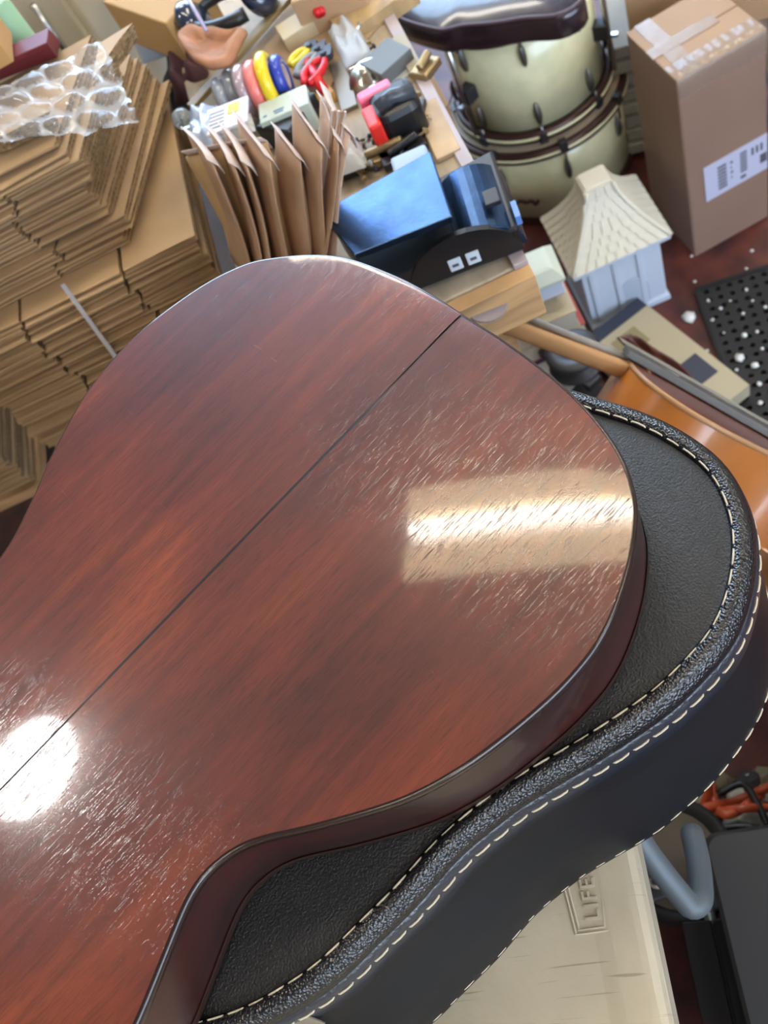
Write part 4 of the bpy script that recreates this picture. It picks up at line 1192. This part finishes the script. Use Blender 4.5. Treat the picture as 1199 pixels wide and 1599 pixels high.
bm = bmesh.new(); prism(bm, [(xw + .026 * math.cos(a), .016 + .045 + .030 * math.sin(a)) for a in [PI * k / 10 for k in range(11)]] + [(xw - .026, .02), (xw + .026, .02)], 0, .004, Matrix(((1, 0, 0, 0), (0, 0, -1, ins + .001), (0, 1, 0, 0), (0, 0, 0, 1))))
hf('arched_door', bm, mat('blue_shade_plastic', (.46, .54, .66), .5), bevel=.001)
hf('eave', B(0, HWd, 0, HD_, ez, ez + .010), wallm, bevel=.002)
# concave hipped roof with rows of shingles
RH = .105
def rf(t): return max(0, 1 - t) ** 1.35                  # concave sweep
cxr, cyr = HWd / 2, HD_ / 2
def roof_pt(side, s, t, o=0):
    t = max(0, t); k = rf(t) * .96 + .27 * t ** 1.2 + .04 * (1 - t)
    hxr, hyr = HWd / 2 * k, HD_ / 2 * k
    z = ez + .010 + RH * t
    if side == 0: return Vector((cxr + hxr * s, cyr - hyr - o, z + o * .6))
    if side == 1: return Vector((cxr + hxr + o, cyr + hyr * s, z + o * .6))
    if side == 2: return Vector((cxr - hxr * s, cyr + hyr + o, z + o * .6))
    return Vector((cxr - hxr - o, cyr - hyr * s, z + o * .6))
bm = bmesh.new(); rings = []
for i in range(13):
    t_ = i / 12; rings.append([roof_pt(s, -1, t_) for s in range(4)])
loft(bm, rings, True, True, True); hf('roof', bm, roofm)
roof_o = house.children[-1]
shm = None
for sd in (0, 1, 3):
    for r_i in range(9):
        t0, t1 = r_i / 9.2, (r_i + 1.25) / 9.2
        nsh = max(2, int(9 - r_i * .75))
        for k in range(nsh):
            s0 = -1 + 2 * k / nsh + .02; s1 = -1 + 2 * (k + 1) / nsh - .02
            s0 = s0 * .96; s1 = s1 * .96
            bm = bmesh.new()
            a, b, c_, d2 = roof_pt(sd, s0, t0, .0030), roof_pt(sd, s1, t0, .0030), roof_pt(sd, s1, t1, .0008), roof_pt(sd, s0, t1, .0008)
            mid = roof_pt(sd, (s0 + s1) / 2, t0 - .02, .0030)
            e, g, h_, i2 = [roof_pt(sd, s, t, -.001) for s, t in ((s0, t0), (s1, t0), (s1, t1), (s0, t1))]
            A = [bm.verts.new(p) for p in (a, mid, b, c_, d2)]; Bv = [bm.verts.new(p) for p in (e, g, h_, i2)]
            bm.faces.new(A); bm.faces.new((A[0], A[4], Bv[3], Bv[0])); bm.faces.new((A[2], A[3], Bv[2], Bv[1])) if False else bm.faces.new((Bv[1], Bv[2], A[3], A[2]))
            bm.faces.new((A[1], A[0], Bv[0])); bm.faces.new((A[2], A[1], Bv[0], Bv[1])); bm.faces.new((A[3], Bv[2], Bv[3], A[4]))
            o = fin('shingle', bm, roofm, roof_o); o.matrix_world = Mh
for sx_ in (-1, 1):
    bm = bmesh.new()
    tube(bm, [roof_pt(0, sx_, t_, .001) for t_ in [k / 10 for k in range(11)]], .0045, 6); hf('hip_ridge', bm, roofm, smooth=True)
kt = .13 + .0
hf('roof_cap', B(cxr - HWd * .125, cxr + HWd * .125, cyr - HD_ * .125, cyr + HD_ * .125, ez + RH - .006, ez + RH + .014), roofm, bevel=.002)
bm = bmesh.new(); 

# second small roofed house piece, books and boxes between bench and toy house
c = P(838, 430, .36)
M2 = Matrix.Translation((c.x, c.y, 0)) @ Matrix.Rotation(math.radians(-20), 4, 'Z')
sm_h = thing('small_plastic_house', 'small pale green-white plastic box with sloping lid beside the bench corner', 'box', mw=M2); f = on(sm_h, M2)
f('base', B(-.045, .03, -.02, .04, .325, .355), wallm, bevel=.002)
bm = bmesh.new(); loft(bm, [[Vector(p) for p in ((-.05 + k, -.025 + k, z), (.035 - k, -.025 + k, z), (.035 - k, .045 - k, z), (-.05 + k, .045 - k, z))] for k, z in ((0, .355), (0, .360), (.012, .375), (.018, .377))], True, True, True)
f('sloping_lid', bm, mat('green_white_plastic', (.55, .60, .50), .5), bevel=.001)
book_cols = [(.50, .42, .28), (.32, .05, .04), (.08, .06, .16), (.46, .43, .34), (.10, .10, .10), (.30, .20, .12), (.42, .38, .28), (.05, .05, .06)]
zb = 0.0
cb = P(838, 465, .31)
M3b = Vector((cb.x, cb.y))
rr_ = random.Random(3)
labs = ['cream-covered book on top of the pile beside the bench corner', 'dark red book under the cream one beside the bench corner', 'navy book third from the top of the pile by the bench', 'pale book in the middle of the pile by the bench',
        'black book below the pale one in the pile by the bench', 'tan book low in the pile beside the bench', 'cream book near the bottom of the pile beside the bench', 'black book at the bottom of the pile beside the bench']
for i in range(8)[::-1]:
    th = .038
    M_ = Matrix.Translation((cb.x + rr_.uniform(-.008, .008), cb.y + rr_.uniform(-.008, .008), zb)) @ Matrix.Rotation(math.radians(-20 + rr_.uniform(-8, 8)), 4, 'Z')
    t = thing('book', labs[i], 'book', mw=M_, group=None); f = on(t, M_)
    f('cover', B(-.062, .052, -.05, .05, 0, .0015), mat('bk%d' % i, book_cols[i], .5)); f('cover', B(-.062, .052, -.05, .05, th - .0015, th), mat('bk%d' % i, book_cols[i], .5))
    f('pages', B(-.060, .050, -.048, .048, .0015, th - .0015), mat('page_paper', (.55, .50, .40), .8, bump=.4, bscale=300))
    f('spine', B(-.0635, -.062, -.05, .05, 0, th), mat('bk%d' % i, book_cols[i], .5))
    zb += th + .0003

# flat pale carton panel leaning under the small guitar neck
pz = .10
o, Mq, Lq = pix_box('flat_box', 'flat pale cream box with dark blue corner lying beside the toy house', 'box', (950, 500), (1120, 640), .13, .02, .03, mat('cream_card', (.45, .40, .28), .6))
o2 = fin('flat_box_band', B(0, .025, -.064, .064, .0302, .0308), mat('navy_print', (.03, .04, .07), .5), o); o2.name = 'printed_band'; o2.matrix_world = Mq
o2 = fin('printed_band', B(Lq * .60, Lq * .80, -.02, .05, .0302, .0308), MC['navy_print'], o); o2.matrix_world = Mq
o2 = fin('printed_patch', B(Lq * .16, Lq * .32, -.03, .02, .0302, .0308), mat('olive_print', (.28, .24, .12), .6), o); o2.matrix_world = Mq
bag('plastic_bag', 'small translucent bag on the floor beside the rubber mat', [(1078, 585), (1118, 580), (1125, 615), (1090, 625)], 0.002, .02, mat('bag_grey', (.40, .42, .45), .3, alpha=.7, bump=.4, bscale=60), 21)

# ---------------------------------------------------------------- rubber mat with holes
m0, m1, m2 = P(1092, 458, 0), P(1215, 420, 0), P(1130, 700, 0)
mx_ = (m1 - m0).normalized(); my_ = Vector((mx_.y, -mx_.x, 0))
Mm = frame((m0.x, m0.y, 0), mx_)
mat_t = thing('rubber_mat', 'black rubber floor mat with rows of round holes at the right edge', 'mat', mw=Mm)
NX_, NY_, pit = 13, 18, .0195
bm = bmesh.new()
def hole_cell(bm, x, y, p_, r_, z0, z1):
    n = 8; out = []; inn = []
    sq = [(1, 0), (1, 1), (0, 1), (-1, 1), (-1, 0), (-1, -1), (0, -1), (1, -1)]
    for z in (z1, z0):
        out.append([bm.verts.new((x + sx * p_ / 2, y + sy * p_ / 2, z)) for sx, sy in sq])
        inn.append([bm.verts.new((x + r_ * math.cos(2 * PI * k / n), y + r_ * math.sin(2 * PI * k / n), z)) for k in range(n)])
    for k in range(n):
        j = (k + 1) % n
        bm.faces.new((out[0][k], out[0][j], inn[0][j], inn[0][k]))
        bm.faces.new((inn[0][k], inn[0][j], inn[1][j], inn[1][k]))
for i in range(NX_):
    for j in range(NY_):
        hole_cell(bm, (i + .5) * pit, -(j + .5) * pit, pit, .0050, .0, .010)
W_, H_ = NX_ * pit, NY_ * pit
f = on(mat_t, Mm)
f('perforated_sheet', bm, black_soft)
bm = bmesh.new(); box(bm, -.006, 0, -H_, 0, 0, .013); box(bm, -.006, W_, 0, .006, 0, .013); box(bm, W_, W_ + .006, -H_, .006, 0, .013); box(bm, -.006, W_ + .006, -H_ - .006, -H_, 0, .013)
f('border', bm, black_soft, bevel=.002)
# white foam crumbs and scraps
rnd = random.Random(5)
crumbs = [(1154, 560, .0075), (1179, 571, .006), (1162, 524, .005), (1076, 497, .012), (1165, 453, .003), (1182, 518, .003), (1185, 600, .004), (1125, 482, .003), (1160, 490, .003), (1150, 578, .003), (1187, 630, .004), (1112, 500, .003), (1085, 440, .003), (1174, 392, .003), (1106, 470, .003), (1190, 545, .003), (1130, 520, .002), (1175, 470, .002), (1104, 548, .003), (1140, 470, .002), (1080, 400, .003), (1165, 420, .003), (1195, 480, .003)]
for i, (px_, py_, r_) in enumerate(crumbs):
    onmat = px_ > 1098 + (py_ - 455) * .15 and py_ > 440
    z_ = .0122 if onmat else 0
    bm = bmesh.new(); bmesh.ops.create_icosphere(bm, subdivisions=1, radius=r_ * 1.15)
    for v in bm.verts: v.co = Vector((v.co.x * rnd.uniform(.8, 1.2), v.co.y * rnd.uniform(.8, 1.2), max(-r_ * .3, v.co.z * .5)))
    o = fin('foam_crumb', bm, mat('foam_white', (.72, .74, .74), .7), smooth=True); c = P(px_, py_, z_); o.location = (c.x, c.y, z_ + r_ * .3)
    if i == 3: tag(o, 'largest white foam scrap on the red floor beside the toy house', 'foam scrap')
    elif i < 2: tag(o, ['larger of the two white foam pieces on the rubber mat', 'smaller white foam piece right of the larger one on the mat'][i], 'foam scrap')
    else: tag(o, 'tiny white foam crumb scattered around the rubber mat', 'foam scrap', 'foam crumbs on mat and floor')

# ---------------------------------------------------------------- amber guitar lying behind the case
kA = P(985, 562, .60); kB = P(1199, 684, .50)
Xg = (kB - kA).normalized(); Ng = Vector((.80, .10, .52))
Mg = frame(kA, Xg, Ng)                            # x: neck joint -> tail; y: z cross x; z: soundboard normal
uk = thing('small_guitar', 'amber-sided small guitar leaning on its side behind the black case', 'guitar', mw=Mg); f = on(uk, Mg)
S = 1.0
prof = [(0, .018), (.006, .055), (.03, .082), (.07, .092), (.11, .084), (.15, .072), (.18, .070), (.22, .084), (.27, .108), (.32, .118), (.37, .110), (.41, .080), (.43, .04), (.435, 0)]
lp2 = [Vector((x, y)) for x, y in prof] + [Vector((x, -y)) for x, y in prof[::-1][1:]]
lp2 = smooth_loop(resample(crom(lp2, 5, True), 120), 2)
ar = sum(a.x * b.y - b.x * a.y for a, b in zip(lp2, lp2[1:] + lp2[:1]))
if ar < 0: lp2 = lp2[::-1]
UD = .085
def ur(o_, z): return [Vector((p.x, p.y, z)) for p in offset_loop(lp2, o_)]
bm = bmesh.new(); loft(bm, [ur(0, -.003), ur(0, -UD * .5), ur(0, -UD + .002)], True); f('rib', bm, orange_wood, smooth=True)
bm = bmesh.new(); loft(bm, [ur(.001, -.005), ur(.0022, -.0035), ur(.0022, -.001), ur(.0005, 0)], True); f('binding', bm, mat('tan_binding', (.38, .20, .09), .4), smooth=True)
bm = bmesh.new(); loft(bm, [ur(.0005, 0), ur(-.02, .0005), ur(-.05, .001)], True, False, True); f('soundboard', bm, red_wood)
bm = bmesh.new(); loft(bm, [ur(0, -UD + .002), ur(.001, -UD), ur(-.03, -UD - .003)], True, False, True); f('back', bm, orange_wood)
bm = bmesh.new(); box(bm, -.01, .44, -.013, .013, .002, .009); f('fingerboard', bm, mat('grey_fingerboard', (.10, .095, .085), .5), bevel=.001)
for s in (-.009, -.003, .003, .009):
    bm = bmesh.new(); tube(bm, [(-.02, s, .012), (.34, s, .013)], .0006, 5); f('string', bm, steel)
bm = bmesh.new(); rings = []
hA = Mg.inverted() @ P(768, 492, .655)
for k in range(7):
    t_ = k / 6; c_ = Vector((.02, 0, -.004)).lerp(Vector((hA.x, hA.y, hA.z)), t_)
    w_ = .016 - .003 * t_; rings.append([c_ + Vector((0, w_ * y, .014 * z)) for y, z in ((-1, 0), (-.75, -.7), (0, -1), (.75, -.7), (1, 0), (1, .35), (-1, .35))])
loft(bm, rings, True, True, True); f('neck', bm, neck_wood, smooth=True)
bm = bmesh.new(); tube(bm, [(.05, .0, .008), (hA.x * .8, hA.y * .8, hA.z * .8 + .008)], .004, 6); f('neck_strip', bm, mat('grey_strip', (.25, .23, .20), .5), smooth=True)

# second amber body lower down, seen past the right of the case
kc = P(1345, 1020, .22)
M5 = frame(kc, (-.3, -.9, -.1), (.5, -.2, .85)); ob = thing('brown_guitar_body', 'brown wooden guitar body glimpsed right of and below the black case', 'guitar', mw=M5); f = on(ob, M5)
lp3 = [p * 1.0 - Vector((.21, 0)) for p in lp2]
def vr(o_, z): return [Vector((p.x, p.y, z)) for p in offset_loop(lp3, o_)]
bw = mat('brown_wood', (.22, .095, .035), .4, var=.3, vscale=6, stretch=(1, 5, 1), coat=.5)
bm = bmesh.new(); loft(bm, [vr(0, 0), vr(0, -.08)], True); f('rib', bm, bw, smooth=True)
bm = bmesh.new(); loft(bm, [vr(0, .0), vr(-.03, .003), vr(-.06, .004)], True, False, True); f('top', bm, bw)
bm = bmesh.new(); loft(bm, [vr(.001, -.004), vr(.002, -.001), vr(0, .001)], True); f('binding', bm, MC['tan_binding'], smooth=True)

gs = thing('guitar_stand', 'black steel stand holding up the small amber guitar', 'stand', (Mg @ Vector((.30, .0, -.10))).xy.to_3d()); gf = on(gs, Matrix())
cA_, cB_ = Mg @ Vector((.10, 0, -UD - .006)), Mg @ Vector((.36, 0, -UD - .006))
hub = (cA_ + cB_) / 2; hub.z = .16
for p_ in (cA_, cB_):
    bm = bmesh.new(); tube(bm, [p_, p_.lerp(hub, .5), hub], .007, 8); gf('arm', bm, dark_metal, smooth=True)
for a_ in (.3, 2.4, 4.5):
    bm = bmesh.new(); tube(bm, [hub, hub + Vector((math.cos(a_) * .08, math.sin(a_) * .08, -.08)), hub + Vector((math.cos(a_) * .13, math.sin(a_) * .13, -.154))], .007, 8); gf('leg', bm, dark_metal, smooth=True)

# small red-brown instrument beyond the neck
bag('leather_case', 'flat dark red-brown leather case behind the small guitar neck', [(962, 528), (985, 522), (1140, 640), (1080, 640)], .30, .03, mat('redbrown_leather', (.11, .032, .022), .5), 31, 'case')

# dark things below the neck
bm = bmesh.new(); c = P(900, 570, .30); lathe(bm, [(.004, 0), (.034, 0), (.038, .004), (.036, .008), (.014, .009), (.014, .028), (.036, .029), (.038, .033), (.034, .036), (.010, .036), (.009, .030), (.003, .028)], 28)
o = fin('cable_reel', bm, dark_metal, smooth=True); o.location = c; tag(o, 'dark metal reel on the floor clutter below the light guitar neck', 'reel')
for i, (a_, b_) in enumerate((((820, 480), (890, 540)), ((800, 500), (905, 560)), ((840, 470), (910, 530)), ((850, 545), (930, 600)))):
    p_, q_ = P(*a_, .22 + .01 * i), P(*b_, .22 + .01 * i)
    M_ = frame(p_, q_ - p_); o = fin('metal_channel', B(0, (q_ - p_).length, -.012, .012, -.006, .006), [mat('pale_strip', (.35, .32, .26), .5), dark_metal, mat('olive_strip', (.16, .13, .07), .5), dark_metal][i]); o.matrix_world = M_
    tag(o, ['pale metal strip under the light guitar neck', 'dark metal strip beside the pale one under the neck', 'olive strip nearest the book pile', 'dark strip nearest the black case'][i], 'metal strip')
upright_box('black_case', 'black hard case standing on the floor between bench and small guitar', Vector((.24, .62, 0)), math.radians(10), .16, .16, .19, black_pl, cat='case')

# ---------------------------------------------------------------- lower right corner: trunk, tube, cables, reel
TZ2 = .36
tl0 = P(1094, 1302, TZ2); tl1 = P(1170, 1620, TZ2); tr0 = P(1230, 1275, TZ2)
dx_ = (tr0 - tl0); dy_ = (tl1 - tl0)
M6 = frame((tl0.x, tl0.y, 0), (dy_.x, dy_.y, 0)); 
trunk = thing('equipment_case', 'flat black equipment case with rounded corners at the lower right edge', 'case', mw=M6); f = on(trunk, M6)
sgy = 1 if (M6.inverted() @ tr0).y > 0 else -1
ya, yb = sorted((0, sgy * .34)); 
bm = bmesh.new(); loft(bm, [[Vector((x, y, z)) for x, y in rrect(i_, .45 - i_, ya + i_, yb - i_, .014)] for i_, z in ((0, .30), (0, TZ2 - .004), (.004, TZ2))], True, True, True); f('lid', bm, mat('charcoal_panel', (.022, .023, .026), .55, bump=.1, bscale=80))
bm = bmesh.new(); loft(bm, [[Vector((x, y, z)) for x, y in rrect(.006, .444, ya + .006, yb - .006, .012)] for z in (0, .295)], True, True, True); f('body', bm, black_pl)
bm = bmesh.new(); tube(bm, [(0.01, (0 if sgy > 0 else 0) - sgy * .012, .285), (.46, -sgy * .012, .285)], .006, 8); f('metal_rail', bm, mat('tan_rail', (.24, .21, .15), .4, metal=.4), smooth=True)
# black amplifier under the table
a0 = P(1040, 1450, .30)
amp = upright_box('amplifier', 'black amplifier cabinet on the floor beside the folding table', Vector((a0.x - .02, a0.y - .20, 0)), math.radians(62), .19, .06, .30, black_pl, cat='amplifier')
f = amp[1]; f('side_handle', B(.05, .12, -.006, .0, .20, .22), dark_metal)
# bent grey tube
tp_ = [P(985, 1290, .66), P(1010, 1330, .645), P(1040, 1370, .63), P(1066, 1402, .62), P(1080, 1415, .615), P(1092, 1408, .61), P(1094, 1390, .60), P(1090, 1345, .575), P(1080, 1300, .55)]
bm = bmesh.new(); tube(bm, crom(tp_, 4), .0092, 14)
tag(fin('bent_steel_tube', bm, grey_metal, smooth=True), 'bent grey painted steel tube hanging beside the table corner', 'tube')
# round black reel and cables
c = P(1045, 1345, .15); bm = bmesh.new(); lathe(bm, [(.03, 0), (.068, 0), (.072, .006), (.072, .030), (.064, .034), (.058, .020), (.03, .016)], 36, cap0=True, cap1=True)
o = fin('round_speaker', bm, [black_soft], smooth=True); o.location = c; o.rotation_euler = (.25, .3, 0); tag(o, 'round black rimmed can under the bent grey tube', 'can')
bm = bmesh.new(); lathe(bm, [(.002, .0185), (.055, .0185), (.056, .021), (.002, .023)], 24); o2 = fin('face', bm, mat('taupe', (.10, .085, .07), .6), o); o2.matrix_world = o.matrix_world
bm = bmesh.new(); lathe(bm, [(.002, .0), (.009, .0), (.008, .006), (.002, .008)], 12); o = fin('wing_nut', bm, steel, smooth=True); o.location = P(1026, 1376, .40); tag(o, 'small shiny metal nut near the bent grey tube', 'nut')
pix_box('metal_plate', 'small dark metal bracket holding the shiny nut', 'bracket', (1005, 1382), (1042, 1372), .03, .385, .012, dark_metal)
orange = mat('orange_cable', (.50, .085, .03), .4)
for i, pts in enumerate(([(1010, 1290), (1050, 1285), (1100, 1262), (1150, 1250), (1210, 1225)], [(1000, 1305), (1045, 1300), (1085, 1275), (1105, 1240), (1100, 1215)], [(1040, 1320), (1075, 1290), (1120, 1270), (1165, 1262), (1215, 1262)], [(1110, 1225), (1118, 1258), (1140, 1272), (1190, 1240)])):
    bm = bmesh.new(); tube(bm, crom([P(x, y, .03 + .012 * ((i + j) % 3)) for j, (x, y) in enumerate(pts)], 6), .0062, 8)
    tag(fin('orange_cable', bm, orange, smooth=True), ['orange cable running right across the floor clutter', 'orange cable curling upward near the case', 'lower orange cable next to the black trunk', 'short orange cable loop at the right'][i], 'cable')
rnd = random.Random(9)
for i in range(26):
    px_ = rnd.uniform(1000, 1199); py_ = rnd.uniform(1215, 1300); r_ = rnd.uniform(.008, .020)
    bm = bmesh.new(); bmesh.ops.create_icosphere(bm, subdivisions=2, radius=r_)
    for v in bm.verts:
        v.co *= 1 + .6 * noise.noise(v.co * 90 + Vector((i, 0, 0))); v.co.z = max(v.co.z * .6, -r_ * .35)
    mm = rnd.choice([mat('crumpled_pale', (.50, .47, .38), .7), mat('crumpled_olive', (.20, .17, .10), .8), mat('crumpled_dark', (.04, .035, .03), .7), mat('crumpled_white', (.62, .63, .60), .6)])
    o = fin('crumpled_paper', bm, mm); c = P(px_, py_, .01); o.location = (c.x, c.y, r_ * .35)
    tag(o, 'small crumpled scrap on the floor around the orange cables', 'scrap', 'crumpled scraps near the cables')
for i, pts in enumerate(([(1060, 1340), (1110, 1300), (1160, 1290), (1199, 1300)], [(1120, 1240), (1160, 1225), (1185, 1260), (1199, 1290)])):
    bm = bmesh.new(); tube(bm, crom([P(x, y, .05) for x, y in pts], 6), .005, 8)
    tag(fin('black_cable', bm, black_pl, smooth=True), ['black cable passing behind the black trunk', 'black cable looping at the right edge'][i], 'cable')

# ---------------------------------------------------------------- top left: cabinet, folders, green roll, small carton
c = P(60, 60, .9)
cab0 = P(157, 62, .55)
M7 = Matrix.Translation((cab0.x, cab0.y + .02, 0)) @ Matrix.Rotation(math.radians(155), 4, 'Z')
cabn = thing('cream_cabinet', 'tall cream metal cabinet at the top left corner', 'cabinet', mw=M7); f = on(cabn, M7)
crm = mat('cream_enamel', (.56, .50, .36), .4)
f('body', B(0, .8, -.4, 0, .05, 1.05), crm, bevel=.008); f('door', B(.01, .79, 0, .018, .08, 1.03), crm, bevel=.004)
f('plinth', B(.02, .78, -.38, -.01, 0, .05), dark_metal)
bm = bmesh.new(); tube(bm, [(.05, .04, .5), (.05, .04, .66)], .006, 8); f('handle', bm, steel, smooth=True)
# dark partition right of it
pix_box('dark_panel', 'dark navy board lying behind the cream cabinet corner', 'panel', (125, -30), (185, 70), .22, .40, .03, mat('navy_board', (.03, .035, .055), .5))
# shelf for the things at the left
q0 = P(40, 110, .86)
for i in range(5):
    a, b = P(-20, 134 - i * 4, .871 + i * .007), P(90 - i * 3, 90 - i * 4, .871 + i * .007); d = b - a
    M_ = frame(a, d); o = fin('maroon_folder', B(0, d.length, 0, .028, 0, .0058), mat('maroon_card', (.16, .022, .030), .5), bevel=.001); o.matrix_world = M_
    tag(o, ['lowest maroon folder of the pile behind the bubble wrap', 'second maroon folder from the bottom of the pile', 'middle maroon folder of the pile behind the bubble wrap', 'second maroon folder from the top of the pile', 'topmost maroon folder of the pile behind the bubble wrap'][i], 'folder')
q1 = P(60, 80, .87) + Vector((-.01, .035, 0))
bm = bmesh.new(); lathe(bm, [(.019, 0), (.019, .055)], 32, cap0=True, cap1=True); lathe(bm, [(.0195, .050), (.0195, .0555)], 32)
o = fin('green_roll', bm, mat('mint_paper', (.36, .60, .38), .6), smooth=False, bevel=.001); o.location = (q1.x, q1.y, .87); o.rotation_euler = (.0, 0, 0); tag(o, 'mint green roll standing behind the maroon folders', 'roll')
p8 = P(24, 98, .905)
M8 = Matrix.Translation((p8.x - .14 * math.cos(math.radians(-16)), p8.y - .14 * math.sin(math.radians(-16)), .906)) @ Matrix.Rotation(math.radians(-16), 4, 'Z')
t8 = thing('cardboard_box', 'small orange-tan cardboard box at the left edge beside the green roll', 'box', mw=M8); f = on(t8, M8)
f('body', B(0, .14, 0, .06, 0, .04), mat('orange_card', (.50, .29, .11), .7), bevel=.002); f('flap', B(0, .14, 0, .029, .040, .042), MC['orange_card']); f('flap', B(0, .14, .031, .06, .040, .042), MC['orange_card'])
